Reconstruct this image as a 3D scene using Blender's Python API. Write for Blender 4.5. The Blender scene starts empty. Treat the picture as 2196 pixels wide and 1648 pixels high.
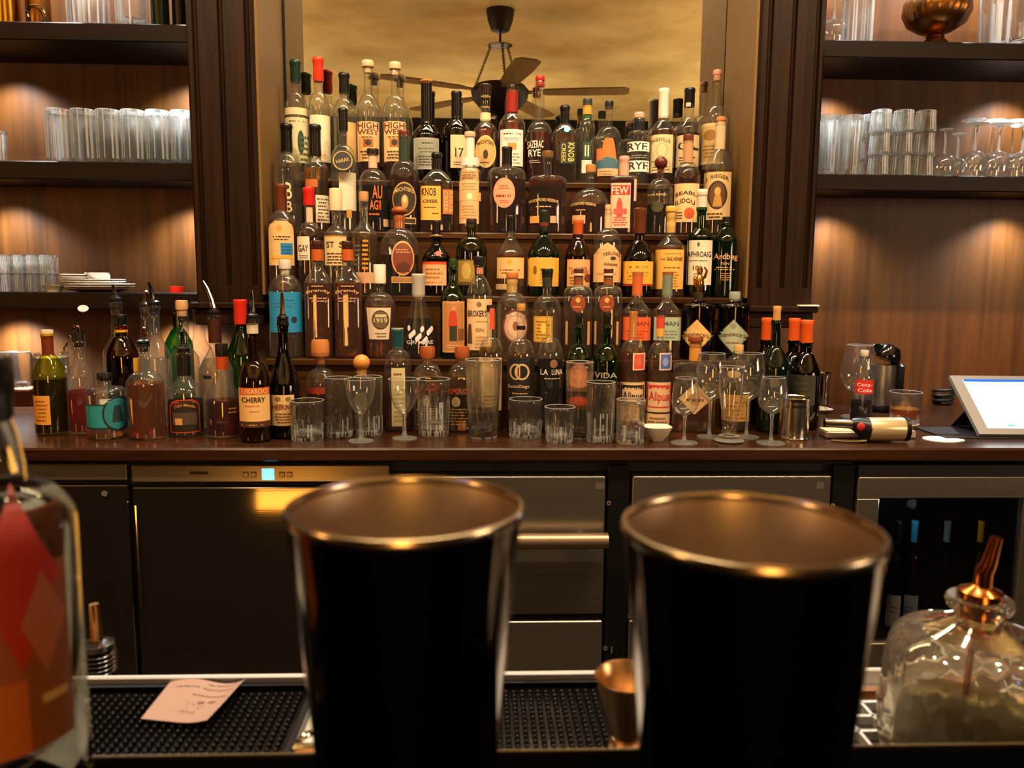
import bpy, math, random
from mathutils import Vector, Matrix
R=random.Random(7)
rad=math.radians
W,H,F=2196,1648,1736.0
PITCH,YAW,ROLL=rad(7.24),rad(2.2),rad(.45)
EYE=Vector((0,0,1.256))
sc=bpy.context.scene
C=sc.collection
_f=Vector((math.sin(YAW)*math.cos(PITCH),math.cos(YAW)*math.cos(PITCH),-math.sin(PITCH)))
_r=Vector((math.cos(YAW),-math.sin(YAW),0)); _u=_r.cross(_f)
CR,SR=math.cos(ROLL),math.sin(ROLL)
CAMR=_r*CR+_u*SR; CAMU=_u*CR-_r*SR
def U(px,py,Y=None,z=None,X=None):
    """point of the room seen at photo position px,py on the plane y=Y, z=z or x=X"""
    d=_f+CAMR*((px-W/2)/F)-CAMU*((py-H/2)/F)
    if Y is not None: t=(Y-EYE.y)/d.y
    elif z is not None: t=(z-EYE.z)/d.z
    else: t=(X-EYE.x)/d.x
    return EYE+d*t
# ---------------------------------------------------------------- materials
def lin(h):
    h=h.lstrip('#'); o=[]
    for i in (0,2,4):
        c=int(h[i:i+2],16)/255
        o.append(c/12.92 if c<=.04045 else ((c+.055)/1.055)**2.4)
    return (*o,1)
MC={}
def newmat(n):
    m=bpy.data.materials.new(n); m.use_nodes=True
    nt=m.node_tree; nt.nodes.clear()
    out=nt.nodes.new('ShaderNodeOutputMaterial')
    return m,nt,out
def N(nt,t,**k):
    n=nt.nodes.new('ShaderNode'+t)
    for a,b in k.items():
        if a in n.inputs.keys(): n.inputs[a].default_value=b
        else: setattr(n,a,b)
    return n
def PM(name,col,rough=.5,metal=0,spec=.5,coat=0,emit=None,es=0):
    if name in MC: return MC[name]
    m,nt,out=newmat(name)
    if isinstance(col,str): col=lin(col)
    p=N(nt,'BsdfPrincipled'); p.inputs['Base Color'].default_value=col
    p.inputs['Roughness'].default_value=rough; p.inputs['Metallic'].default_value=metal
    p.inputs['Specular IOR Level'].default_value=spec; p.inputs['Coat Weight'].default_value=coat
    if emit:
        p.inputs['Emission Color'].default_value=lin(emit); p.inputs['Emission Strength'].default_value=es
    nt.links.new(p.outputs[0],out.inputs[0]); MC[name]=m
    return m
def ink(h):                                    # printed paper / painted caps
    return PM('print_'+h,h,.55)
def gloss(h,r=.25): return PM('gloss_%s_%d'%(h,r*100),h,r,spec=.35)
def wood(name,c1,c2,rough=.38,scale=(30,30,2.2),bump=.12):
    if name in MC: return MC[name]
    m,nt,out=newmat(name)
    tc=N(nt,'TexCoord'); mp=N(nt,'Mapping'); mp.inputs['Scale'].default_value=scale
    n1=N(nt,'TexNoise'); n1.inputs['Scale'].default_value=1.0; n1.inputs['Detail'].default_value=6; n1.inputs['Roughness'].default_value=.65; n1.inputs['Distortion'].default_value=.6
    n2=N(nt,'TexNoise'); n2.inputs['Scale'].default_value=2.2; n2.inputs['Detail'].default_value=3
    rp=N(nt,'ValToRGB'); rp.color_ramp.elements[0].color=lin(c1); rp.color_ramp.elements[0].position=.3
    rp.color_ramp.elements[1].color=lin(c2); rp.color_ramp.elements[1].position=.72
    mx=N(nt,'MixRGB',blend_type='MULTIPLY'); mx.inputs[0].default_value=.5
    p=N(nt,'BsdfPrincipled'); p.inputs['Roughness'].default_value=rough; p.inputs['Specular IOR Level'].default_value=.18
    b=N(nt,'Bump'); b.inputs['Strength'].default_value=bump; b.inputs['Distance'].default_value=.002
    L=nt.links.new
    L(tc.outputs['Object'],mp.inputs[0]); L(mp.outputs[0],n1.inputs[0]); L(tc.outputs['Object'],n2.inputs[0])
    L(n1.outputs[0],rp.inputs[0]); L(rp.outputs[0],mx.inputs[1]); L(n2.outputs[0],mx.inputs[2])
    L(mx.outputs[0],p.inputs['Base Color']); L(n1.outputs[0],b.inputs['Height']); L(b.outputs[0],p.inputs['Normal'])
    L(p.outputs[0],out.inputs[0]); MC[name]=m
    return m
def brushed(name,c,rough,axis=0,metal=.95,var=.12):
    if name in MC: return MC[name]
    m,nt,out=newmat(name)
    tc=N(nt,'TexCoord'); mp=N(nt,'Mapping'); s=[260,260,260]; s[axis]=3; mp.inputs['Scale'].default_value=s
    n=N(nt,'TexNoise'); n.inputs['Scale'].default_value=1; n.inputs['Detail'].default_value=3
    mr=N(nt,'MapRange'); mr.inputs[3].default_value=rough-var/2; mr.inputs[4].default_value=rough+var/2
    p=N(nt,'BsdfPrincipled'); p.inputs['Base Color'].default_value=lin(c); p.inputs['Metallic'].default_value=metal
    b=N(nt,'Bump'); b.inputs['Strength'].default_value=.04; b.inputs['Distance'].default_value=.0006
    L=nt.links.new
    L(tc.outputs['Object'],mp.inputs[0]); L(mp.outputs[0],n.inputs[0]); L(n.outputs[0],mr.inputs[0]); L(mr.outputs[0],p.inputs['Roughness'])
    L(n.outputs[0],b.inputs['Height']); L(b.outputs[0],p.inputs['Normal']); L(p.outputs[0],out.inputs[0]); MC[name]=m
    return m
def thin(name,mid,edge,gl=1.0,haze=.06,hc='#ffffff'):
    """thin glass wall: tinted see-through, deeper tint towards the edge, gloss, and a little haze that paints in caught light"""
    if name in MC: return MC[name]
    m,nt,out=newmat(name); L=nt.links.new
    lw=N(nt,'LayerWeight'); lw.inputs[0].default_value=.5
    pw=N(nt,'Math',operation='POWER'); pw.inputs[1].default_value=3.0
    mx=N(nt,'MixRGB'); mx.inputs[1].default_value=lin(mid); mx.inputs[2].default_value=lin(edge)
    tr=N(nt,'BsdfTransparent'); g=N(nt,'BsdfGlossy'); g.inputs['Roughness'].default_value=.03
    p5=N(nt,'Math',operation='POWER'); p5.inputs[1].default_value=4.0
    ml=N(nt,'Math',operation='MULTIPLY_ADD'); ml.inputs[1].default_value=.6*gl; ml.inputs[2].default_value=.075*gl; ml.use_clamp=True
    ms=N(nt,'MixShader'); df=N(nt,'BsdfDiffuse'); df.inputs[0].default_value=lin(hc)
    tl=N(nt,'BsdfTranslucent'); tl.inputs[0].default_value=lin(hc); dm=N(nt,'MixShader'); dm.inputs[0].default_value=.5
    hz=N(nt,'Math',operation='MULTIPLY_ADD'); hz.inputs[1].default_value=haze*2.5; hz.inputs[2].default_value=haze; hz.use_clamp=True  # white diffuse share stands in for reflections, stronger at the edges
    m2=N(nt,'MixShader')
    L(lw.outputs['Facing'],pw.inputs[0]); L(pw.outputs[0],mx.inputs[0]); L(mx.outputs[0],tr.inputs[0])
    L(lw.outputs['Facing'],p5.inputs[0]); L(p5.outputs[0],ml.inputs[0]); L(pw.outputs[0],hz.inputs[0])
    L(df.outputs[0],dm.inputs[1]); L(tl.outputs[0],dm.inputs[2])
    L(hz.outputs[0],m2.inputs[0]); L(tr.outputs[0],m2.inputs[1]); L(dm.outputs[0],m2.inputs[2])
    L(ml.outputs[0],ms.inputs[0]); L(m2.outputs[0],ms.inputs[1]); L(g.outputs[0],ms.inputs[2])
    L(ms.outputs[0],out.inputs[0]); MC[name]=m
    return m
def solidglass(name,col,ior=1.5,mixt=.3,rough=0.0,haze=0):
    """thick glass or liquid: refraction, let partly through unbent so lamps reach what stands behind, with some haze painting in brightness"""
    if name in MC: return MC[name]
    m,nt,out=newmat(name); L=nt.links.new
    g=N(nt,'BsdfGlass'); g.inputs['Color'].default_value=lin(col); g.inputs['IOR'].default_value=ior; g.inputs['Roughness'].default_value=rough
    t=N(nt,'BsdfTransparent'); t.inputs[0].default_value=lin(col)
    ms=N(nt,'MixShader'); ms.inputs[0].default_value=mixt
    L(g.outputs[0],ms.inputs[1]); L(t.outputs[0],ms.inputs[2]); o=ms
    if haze:
        df=N(nt,'BsdfDiffuse'); df.inputs[0].default_value=lin(col); tl=N(nt,'BsdfTranslucent'); tl.inputs[0].default_value=lin(col)  # diffuse share lightens the glass in place of refracted light
        dm=N(nt,'MixShader'); dm.inputs[0].default_value=.5; o=N(nt,'MixShader'); o.inputs[0].default_value=haze
        L(df.outputs[0],dm.inputs[1]); L(tl.outputs[0],dm.inputs[2]); L(ms.outputs[0],o.inputs[1]); L(dm.outputs[0],o.inputs[2])
    L(o.outputs[0],out.inputs[0]); MC[name]=m
    return m
GL={'clear':thin('clear_bottle_glass','#fafaf6','#b8b8b0',1.3,.022),
    'green':thin('green_bottle_glass','#4a9a48','#06200c',1.2,.03,'#2a7a30'),
    'olive':thin('olive_bottle_glass','#7d8b2c','#1a2004',1.2,.035,'#6a7a20'),
    'amber':thin('amber_bottle_glass','#9a4a10','#200803',1.2,.015,'#8a3a08'),
    'yellow':thin('yellow_green_glass','#f0e840','#6a4a04',1.0,.014,'#e8e020'),
    'black':PM('black_bottle_glass','#060404',.06,spec=.6),
    'dkgreen':PM('dark_green_bottle_glass','#06100a',.06,spec=.6),
    'dkbrown':PM('dark_brown_bottle_glass','#160803',.06,spec=.6)}
LQ={'whiskey':solidglass('amber_whiskey','#f0a040',1.34,.3,haze=.06),'dark':solidglass('dark_whiskey','#bc5a1c',1.34,.25,haze=.035),
    'red':solidglass('red_liquor','#c83a1a',1.34,.25,haze=.04),'dram':solidglass('lit_whiskey','#f4a848',1.34,.5,haze=.45),'inky':PM('inky_liquor','#120603',.2,spec=.3),'cherry':solidglass('cherry_red_liquor','#d81024',1.34,.3,haze=.06),  # dram: whiskey with its lit glow put into a hazy colour
    'gold':solidglass('pale_gold_spirit','#f4d078',1.34,.35,haze=.02),'cola':solidglass('deep_brown_liquor','#50200c',1.34,.2,haze=.02),
    'pale':solidglass('pale_syrup','#fdf4d4',1.34,.3,haze=.34),'water':solidglass('clear_spirit','#f8f6ee',1.34,.5,haze=.03)}
GLASSWARE=solidglass('crystal_glass','#fdfdfb',1.5,.22,.05,.010)
GLINTG=solidglass('glint_glass','#ffffff',1.5,.15,.06,.46)  # whitened glass that paints sparkle on bases and rims
WINEG=thin('thin_stemware_glass','#fcfcfa','#d8d8d2',1.8,.026)
STEM=solidglass('stem_glass','#fdfdfb',1.5,.2,.05,.16)
SHELFG=solidglass('shelf_glass','#fdfefc',1.48,.35,.05,.02)
SHELF_GLINT=solidglass('shelf_glint_glass','#ffffff',1.48,.2,.06,.42)  # whitened copy of shelf glass for painted light streaks
STEEL=PM('polished_steel','#b8b2a8',.14,1)
CHROME=PM('chrome','#d8d6d0',.08,1)
COPPER=PM('warm_metal','#c88a50',.25,1)
BLACKP=PM('black_plastic','#080707',.35,spec=.3)
CORK=PM('cork','#b98a58',.8)
CAPB=gloss('#0d0c0c',.3)
# ---------------------------------------------------------------- mesh building
class M:
    def __init__(s): s.v=[]; s.f=[]; s.m=[]; s.mats=[]
    def mi(s,mat):
        if mat not in s.mats: s.mats.append(mat)
        return s.mats.index(mat)
    def add(s,vs,fs,mat):
        b=len(s.v); s.v.extend(tuple(v) for v in vs); k=s.mi(mat)
        for f in fs: s.f.append(tuple(b+i for i in f)); s.m.append(k)
        return s
    def box(s,a,b,mat,bev=0):
        x0,y0,z0=a; x1,y1,z1=b
        if bev<=0:
            vs=[(x0,y0,z0),(x1,y0,z0),(x1,y1,z0),(x0,y1,z0),(x0,y0,z1),(x1,y0,z1),(x1,y1,z1),(x0,y1,z1)]
            return s.add(vs,[(0,3,2,1),(4,5,6,7),(0,1,5,4),(1,2,6,5),(2,3,7,6),(3,0,4,7)],mat)
        c=bev; vs=[];
        for z,i in ((z0,c),(z0+c,0),(z1-c,0),(z1,c)):
            for (x,y,dx,dy) in ((x0,y0,1,1),(x1,y0,-1,1),(x1,y1,-1,-1),(x0,y1,1,-1)):
                # two points per corner
                ax=x+dx*(c+i*.3); ay=y+dy*(i)
                bx=x+dx*(i); by=y+dy*(c+i*.3)
                vs+= [(bx,by,z),(ax,ay,z)] if dx*dy>0 else [(ax,ay,z),(bx,by,z)]
        fs=[tuple(range(7,-1,-1)),tuple(range(24,32))]
        for l in range(3):
            for i in range(8):
                j=(i+1)%8; fs.append((l*8+i,l*8+j,l*8+8+j,l*8+8+i))
        return s.add(vs,fs,mat)
    def lathe(s,prof,mat,n=32,sx=1,sy=1,q=0,flute=None,cap0=True,cap1=True,off=(0,0,0),close=False):
        vs=[]; fs=[]
        for e in prof:
            r,z=e[0],e[1]; qq=e[2] if len(e)>2 else q; a=e[3] if len(e)>3 else 0; ey=e[4] if len(e)>4 else sy
            p=2+qq*7
            for i in range(n):
                t=2*math.pi*i/n; c,d=math.cos(t),math.sin(t)
                k=1.0 if p<=2.001 else (abs(c)**p+abs(d)**p)**(-1/p)
                if a: k*=1+a*(abs(math.cos(flute*t/2))-.6)
                vs.append((off[0]+r*k*c*sx,off[1]+r*k*d*ey,off[2]+z))
        L=len(prof)
        for j in range(L-1 if not close else L):
            j2=(j+1)%L
            for i in range(n):
                i2=(i+1)%n; fs.append((j*n+i,j*n+i2,j2*n+i2,j2*n+i))
        if not close:
            if cap0: fs.append(tuple(range(n-1,-1,-1)))
            if cap1: fs.append(tuple((L-1)*n+i for i in range(n)))
        return s.add(vs,fs,mat)
    def tube(s,pts,rr,mat,n=8,cap=True):
        pts=[Vector(p) for p in pts]; vs=[]; fs=[]
        if not isinstance(rr,(list,tuple)): rr=[rr]*len(pts)
        pu=None
        for k,p in enumerate(pts):
            t=(pts[min(k+1,len(pts)-1)]-pts[max(k-1,0)]).normalized()
            if pu is None: pu=t.cross(Vector((0,0,1)) if abs(t.z)<.9 else Vector((1,0,0))).normalized()
            pu=(pu-t*pu.dot(t)).normalized(); w=t.cross(pu)
            for i in range(n):
                a=2*math.pi*i/n; vs.append(p+(pu*math.cos(a)+w*math.sin(a))*rr[k])
        for k in range(len(pts)-1):
            for i in range(n):
                j=(i+1)%n; fs.append((k*n+i,k*n+j,k*n+n+j,k*n+n+i))
        if cap: fs+= [tuple(range(n-1,-1,-1)),tuple((len(pts)-1)*n+i for i in range(n))]
        return s.add(vs,fs,mat)
    def quad(s,a,b,c,d,mat): return s.add([a,b,c,d],[(0,1,2,3)],mat)
    def obj(s,name,parent=None,smooth=35,loc=None):
        me=bpy.data.meshes.new(name); me.from_pydata(s.v,[],s.f)
        for m in s.mats: me.materials.append(m)
        me.polygons.foreach_set('material_index',s.m)
        if smooth:
            me.polygons.foreach_set('use_smooth',[True]*len(s.f)); me.set_sharp_from_angle(angle=rad(smooth))
        me.update()
        o=bpy.data.objects.new(name,me); C.objects.link(o)
        if parent: o.parent=parent
        if loc: o.location=loc
        return o
def tag(o,label=None,cat=None,group=None,kind=None):
    for k,v in (('label',label),('category',cat),('group',group),('kind',kind)):
        if v: o[k]=v
    return o
def thing(name,label,cat,loc=(0,0,0),rz=0,group=None):
    o=bpy.data.objects.new(name,None); C.objects.link(o); o.location=loc; o.rotation_euler=(0,0,rz); o.empty_display_size=.02
    return tag(o,label,cat,group)
def struct(o,label=None): return tag(o,label,None,None,'structure')
# ---------------------------------------------------------------- lettering
TC={}
def textmesh(s):
    if s in TC: return TC[s]
    cu=bpy.data.curves.new('letters','FONT'); cu.body=s; cu.resolution_u=2; cu.offset=.012
    o=bpy.data.objects.new('letters',cu); C.objects.link(o)
    dg=bpy.context.evaluated_depsgraph_get(); dg.update()
    me=o.evaluated_get(dg).to_mesh()
    vs=[(v.co.x,v.co.y) for v in me.vertices]; fs=[tuple(p.vertices) for p in me.polygons]
    o.evaluated_get(dg).to_mesh_clear(); bpy.data.objects.remove(o); bpy.data.curves.remove(cu)
    x0=min(v[0] for v in vs); x1=max(v[0] for v in vs); y0=min(v[1] for v in vs); y1=max(v[1] for v in vs)
    TC[s]=([((x-x0)/(x1-x0),(y-y0)/(y1-y0)) for x,y in vs],fs)
    return TC[s]
SH={'r':(4,lambda v:1),'o':(14,lambda v:math.sqrt(max(0,1-(2*v-1)**2))),'d':(10,lambda v:1-abs(2*v-1)),
    'a':(12,lambda v:1 if v<.75 else math.sqrt(max(0.0,1-((v-.75)/.25)**2))*.5+.5),
    'p':(10,lambda v:1 if v<.7 else max(0.0,1-(v-.7)/.3)*.75+.25*(v<.99)),'t':(4,lambda v:.8+.2*v),
    'c':(10,lambda v:min(1,.82+.18*math.sin(math.pi*min(1,max(0,v)))**.3)),'u':(8,lambda v:.45+.55*(1-v)**.6)}
def paint(m,els,conv,surf):
    """adds printed shapes and lettering onto a surface. conv(px,py)->(x,z) on the thing; surf(x,z,off)->point"""
    for k,e in enumerate(els):
        kind,x0,y0,x1,y1,col=e[:6]
        mt=ink(col) if isinstance(col,str) else col
        a=conv(x0,y1); b=conv(x1,y0); off=.0004+.00012*k
        if kind in 'TVB':
            vs,fs=textmesh(e[6]); out=[]
            for u,v in vs:
                if kind=='V': u,v=v,1-u
                z=a[1]+(b[1]-a[1])*v
                if kind=='B':
                    z=a[1]+(b[1]-a[1])*(v*.6+.4*(1-(2*u-1)**2))
                out.append(surf(a[0]+(b[0]-a[0])*u,z,off+.0004))
            m.add(out,fs,mt)
        elif kind=='L':
            n=e[6]; rr=random.Random(int(x0*7+y0)); h=(b[1]-a[1])/n
            for i in range(n):
                z=a[1]+h*i; x=a[0]+(b[0]-a[0])*rr.uniform(0,.15); xe=b[0]-(b[0]-a[0])*rr.uniform(0,.2)
                while x<xe:
                    w=(b[0]-a[0])*rr.uniform(.08,.22); q=min(x+w,xe)
                    m.add([surf(x,z,off),surf(q,z,off),surf(q,z+h*.45,off),surf(x,z+h*.45,off)],[(0,1,2,3)],mt); x=q+w*.25
        else:
            nz,g=SH[kind]; nx=12; xc=(a[0]+b[0])/2; hw=(b[0]-a[0])/2; vs=[]; fs=[]
            for j in range(nz+1):
                v=j/nz
                if kind=='o': v=(1-math.cos(math.pi*v))/2
                for i in range(nx+1):
                    vs.append(surf(xc+(i/nx*2-1)*hw*g(v),a[1]+(b[1]-a[1])*v,off))
            for j in range(nz):
                for i in range(nx):
                    q=j*(nx+1)+i; fs.append((q,q+1,q+nx+2,q+nx+1))
            m.add(vs,fs,mt)
    return m
def prof_at(prof,z):
    for a,b in zip(prof,prof[1:]):
        if b[1]>=z>=a[1] and b[1]>a[1]:
            t=(z-a[1])/(b[1]-a[1]); return [a[i]+(b[i]-a[i])*t for i in (0,2,4)]
    e=prof[-1] if z>prof[-1][1] else prof[3]
    return [e[0],e[2],e[4]]
def mksurf(prof):
    def surf(x,z,off):
        r,q,sy=prof_at(prof,z); p=2+q*7
        x=math.copysign(min(abs(x),r*.985),x); k=abs(x)/max(r,1e-6)
        return (x*(1+off/r*k),-(r*sy*(1-k**p)**(1/p))-off,z)
    return surf
DOWN,UPL,PUCK,EXPO=0.85,1.12,1.0,0.2
# ---------------------------------------------------------------- levels of the back bar
MIRY=2.215; CFY=1.61; CZ=U(1150,962,Y=CFY).z
TY={1:1.897,2:1.982,3:2.066,4:2.152}
TFY={1:1.858,2:1.942,3:2.026,4:2.111}
TZ={k:U(1098,y,Y=TFY[k]).z for k,y in ((1,772),(2,636),(3,500),(4,390))}
def sm(t): return t*t*(3-2*t)
SHO={'m':lambda t:.55*(1-sm(t))+.45*math.sqrt(1-t*t),'d':lambda t:.15*(1-sm(t))+.85*math.sqrt(1-t*t),'s':lambda t:1-sm(t),
     'c':lambda t:(1-t)**1.25*.6+.4*(1-sm(t)),'h':lambda t:(1-t**5)**.5,'e':lambda t:(1-t)}
NB=[0]
def bottle(tier,cx,top,capb,chw,nhw,ys,yb,bhw,glass,cap,capc,liq,labs,label,q=0,sty='m',sy=None,cat='bottle',name='liquor_bottle',group=None,bands=(),lean=0,hwb=None,rot=0):
    if isinstance(tier,int): Y,z0=TY[tier],TZ[tier]
    elif tier[0]=='y': Y,z0=tier[1],CZ
    elif tier[0]=='b':
        p=U(cx,tier[1],z=CZ); z0=CZ; Y=p.y+bhw*((p-EYE).dot(_f)/F)
    else: Y,z0=tier[1],tier[2]
    P=U(cx,(ys+yb)/2,Y=Y); X=P.x; s=(P-EYE).dot(_f)/F
    zf=lambda py:U(cx,py,Y=Y).z-z0
    Rr=bhw*s; n=nhw*s; zb,zs,zc,zt=zf(yb),zf(ys),zf(capb),zf(top)
    if sy is None: sy=min(1,.0395/Rr) if isinstance(tier,int) else 1
    Rb=(hwb or bhw)*s
    pr=[(Rb*.84,0,q,0,sy),(Rb*.96,.001,q,0,sy),(Rb,.005,q,0,sy),(Rb*.999+Rr*.001,.0052,q,0,sy),(Rr,zb,q,0,sy)]
    for i in range(1,9):
        t=i/8; k=SHO[sty](t); pr.append((n+(Rr-n)*k,zb+(zs-zb)*t,q*(1-t)**.6 if t<1 else 0,0,1+(sy-1)*k))
    ntop=zc+.003
    if cap in 'ow' or cap=='k': ntop=zc
    pr+=[(n*.97,zs+(ntop-zs)*.5,0,0,1),(n,ntop-.012,0,0,1),(n*1.14,ntop-.009,0,0,1),(n*1.14,ntop-.002,0,0,1),(n*1.02,ntop,0,0,1)]
    T=thing(name,label,cat,(X,Y,z0+.0006),-math.atan2(X,Y)+rot,group)
    gm=GL[glass]
    nn=40 if q else 32
    dark=glass in('black','dkgreen','dkbrown')
    M().lathe(pr,gm,nn,cap1=dark or cap=='n').obj('bottle_body',T)
    if liq and not dark:
        lz=zf(liq[1]); inn=[(e[0]*.93,max(e[1],.006) if i<3 else e[1],e[2],0,e[4]) for i,e in enumerate(pr) if e[1]<lz]
        inn=[(inn[0][0],.005,*inn[0][2:])]+inn[3:]
        r,qq,yy=prof_at(pr,lz); inn.append((r*.93,lz,qq,0,yy))
        M().lathe(inn,LQ[liq[0]],nn).obj('liquid',T)
    c=chw*s
    cm=capc if not isinstance(capc,str) else gloss(capc,.3)
    m=M()
    if cap=='f': m.lathe([(c*.93,zc-.004),(c,zc+.002),(c*.98,zt-.012),(c*1.05,zt-.009),(c*1.05,zt-.002),(c*.95,zt)],cm,24).obj('neck_foil',T)
    elif cap=='w': m.lathe([(c*.9,zc-.006),(c*1.02,zc),(c*.96,zc+(zt-zc)*.5),(c*1.0,zt-.013),(c*1.12,zt-.01),(c*1.1,zt-.004),(c*.9,zt)],cm,24).obj('wax_seal',T)
    elif cap=='s': m.lathe([(c*.97,zc-.003),(c,zc),(c,zc+.003,0,.03),(c,zt-.002,0,.03),(c*.94,zt)],cm,48,flute=24).obj('screw_cap',T)
    elif cap=='k':
        h=zt-zc; m.lathe([(n*.84,zc-.012),(n*.86,zc+h*.15),(c*.97,zc+h*.15),(c,zc+h*.3),(c,zt-h*.2),(c*.9,zt)],cm,24).obj('stopper',T)
    elif cap=='o':
        h=(zt-zc)/2; p2=[(n*.8,zc-.012),(n*.8,zc)]+[(max(.0008,c*math.sin(math.pi*i/10)),zc+h-h*math.cos(math.pi*i/10)) for i in range(2,11)]
        m.lathe(p2,cm,24).obj('ball_stopper',T)
    elif cap=='p':
        hc=.016; L=lean*s
        m.lathe([(n*.8,zc-.01),(n*.84,zc),(c*.85,zc),(c,zc+.002),(c,zc+.006),(c*.85,zc+.007),(c,zc+.009),(c,zc+.013),(c*.6,zc+hc),(c*.5,zc+hc+.004)],cm,20)
        o=m.obj('pourer',T)
        h=zt-zc-hc; z1=zc+hc
        M().tube([(0,0,z1),(L*.2,-.001,z1+h*.35),(L*.6,-.004,z1+h*.75),(L,-.008,z1+h)],[.0052,.0045,.0038,.003],COPPER if lean>=0 else STEEL,8).obj('pour_spout',o)
    for b in bands:
        y0,y1,hw,col=b; r0=hw*s
        za,zb2=zf(y1),zf(y0)
        M().lathe([(r0,za),(r0,zb2)],gloss(col,.35) if isinstance(col,str) else col,24,cap0=False,cap1=False).obj('neck_band',T)
    if labs:
        Yf=Y-Rr*sy*.9; d2=s*F-Rr*sy*.9
        conv=lambda px,py:((px-cx)*d2/F,U(cx,py,Y=Yf).z-z0)
        surf=mksurf(pr)
        for l in labs:
            nm='label'
            if isinstance(l[0],str): nm,l=l[0],l[1:]
            paint(M(),l,conv,surf).obj(nm,T,smooth=50)
    return T
cr,wh,tn,ye,og,rd,bk,br,gd='e6d3a4','efe8d8','cda870','e2a83a','e0661e','b3201a','15110f','3c2416','b98a3a'
REC=[]
def B(*a,**k): REC.append((list(a),k))
def place_all():
    # settle the rows so that no two bottles touch
    it=[]
    for a,k in REC:
        t,cx,hw=a[0],a[1],a[8]
        if isinstance(t,int): Y=TY[t]
        elif t[0]=='y': Y=t[1]
        else:
            p=U(cx,t[1],z=CZ); Y=p.y+hw*((p-EYE).dot(_f)/F)
        P=U(cx,(a[6]+a[7])/2,Y=Y); s=(P-EYE).dot(_f)/F; r=max(hw,k.get('hwb') or 0)*s
        sy=k.get('sy'); sy=sy or (min(1,.0395/(hw*s)) if isinstance(t,int) else 1)
        it.append([t if isinstance(t,int) else 0,P.x,Y,r,sy,1.0,k.get('q',0),Y])
    for n in range(300):
        bad=0
        for i in range(len(it)):
            for j in range(i):
                A,D=it[i],it[j]
                if A[0]!=D[0]: continue
                dx,dy=A[1]-D[1],A[2]-D[2]; d=math.hypot(dx,dy); ux,uy=dx/d,dy/d
                re=lambda q:q[5]*(1/math.sqrt((ux/q[3])**2+(uy/(q[3]*q[4]))**2))*(1+.16*q[6]*min(1,4*abs(ux*uy)))
                o=re(A)+re(D)+.0022-d
                if o>0:
                    bad+=1
                    if A[0]==0:
                        g=.25 if abs(dy)>.02 else .0; sg=1 if dy>0 else -1
                        A[2]+=sg*o*g; D[2]-=sg*o*g
                        for q in (A,D):
                            yo=q[2]
                            q[2]=max(q[2],CFY+.012+q[3])
                            if tx_lo<q[1]<tx_hi: q[2]=min(q[2],1.856-q[3]*q[4]*q[5])
                            q[1]*=q[2]/q[7]; q[7]=q[2]
                    for q in (A,D): q[5]*=max(.985,1-o*.3/q[3])
        if not bad: break
    for (a,k),q in zip(REC,it):
        a[8]*=q[5]
        if k.get('hwb'): k['hwb']*=q[5]
        if q[0]==0: a[0]=('y',q[2])
        if q[5]<.86: print('shrunk',round(q[5],2),a[-1] if isinstance(a[-1],str) else a[14])
        bottle(*a,**k)
tx_lo=U(570,700,Y=1.858).x-.01; tx_hi=U(1612,700,Y=1.858).x+.01
# ---- topmost step
B(4,635,130,173,11,9,199,238,30,'clear','w','123022',None,[[('r',609,231,664,246,cr),('r',609,252,664,350,'d8cfa0'),('L',614,256,655,262,bk,1),('o',636,280,650,330,'2a3a22'),('L',640,285,660,345,'4a5a3a',5)]],'tall clear bottle with dark green waxed top and pale band labels at the niche corner',sty='d')
B(4,684,124,171,11,9,199,238,30,'clear','w','d8341c',None,[[('r',664,247,712,348,'e2d6b6'),('r',711,268,726,330,'a8733c'),('L',668,330,700,340,ye,2)]],'clear bottle with bright red waxed top on the topmost step',sty='d')
B(4,739,157,197,11,9,212,250,30,'clear','w','141312',None,[[('r',742,262,764,345,'caa66a')]],'clear bottle with black waxed top behind the one wearing a round black tag',sty='d')
HW=lambda x:[[('r',x-25,261,x+21,347,'dcb47c'),('T',x-24,263,x+19,277,'5a1410','HIGH'),('T',x-24,278,x+19,289,'5a1410','WEST'),('L',x-20,291,x+16,296,'5a1410',1),('r',x-13,298,x+8,316,'a8642c'),('o',x-9,300,x+4,313,br),('L',x-20,321,x+15,341,br,3)]]
B(4,790,131,147,13,9,203,252,29,'clear','k','d8b48c',('red',346),HW(791),'clear ribbed-neck bottle with blond cork knob and red lettered label, beside black waxed top',sty='d')
B(4,848,135,152,13,9,205,252,29,'clear','k','d8b48c',('red',346),HW(848),'clear bottle with blond cork knob and red lettered label, beside the orange-capped black bottle',sty='d')
B(4,915,174,266,12,11,267,296,32,'black','f','17120f',None,[[('r',887,296,941,364,'a3a294'),('r',890,299,938,361,'8f9182'),('L',900,303,930,309,'2b2a22',1),('L',896,314,932,328,'5c5e52',2),('L',896,332,934,356,'3c3d34',4)]],'black bottle with orange-topped black neck and silver grey label',bands=[(173,181,12.6,'d98a48')],sty='m')
B(4,979,197,255,11,10,256,284,30,'black','f','15100e',None,[[('r',966,290,1000,361,'dcc092'),('T',976,318,994,338,bk,'17'),('L',970,345,994,355,br,2)]],'slim black bottle whose cream label carries a handwritten 17')
B(4,1041,182,204,12,10,262,286,27,'clear','f','2a1a14',('dark',276),[[('o',1019,291,1064,361,'d8b878'),('o',1022,295,1061,357,'c9a05c'),('B',1024,301,1059,314,br,'MICHTERS'),('o',1036,322,1047,342,br),('L',1030,345,1053,351,br,1)]],'amber bottle with a cream oval label on the topmost step',bands=[(244,259,11.5,cr)],sty='m')
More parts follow.
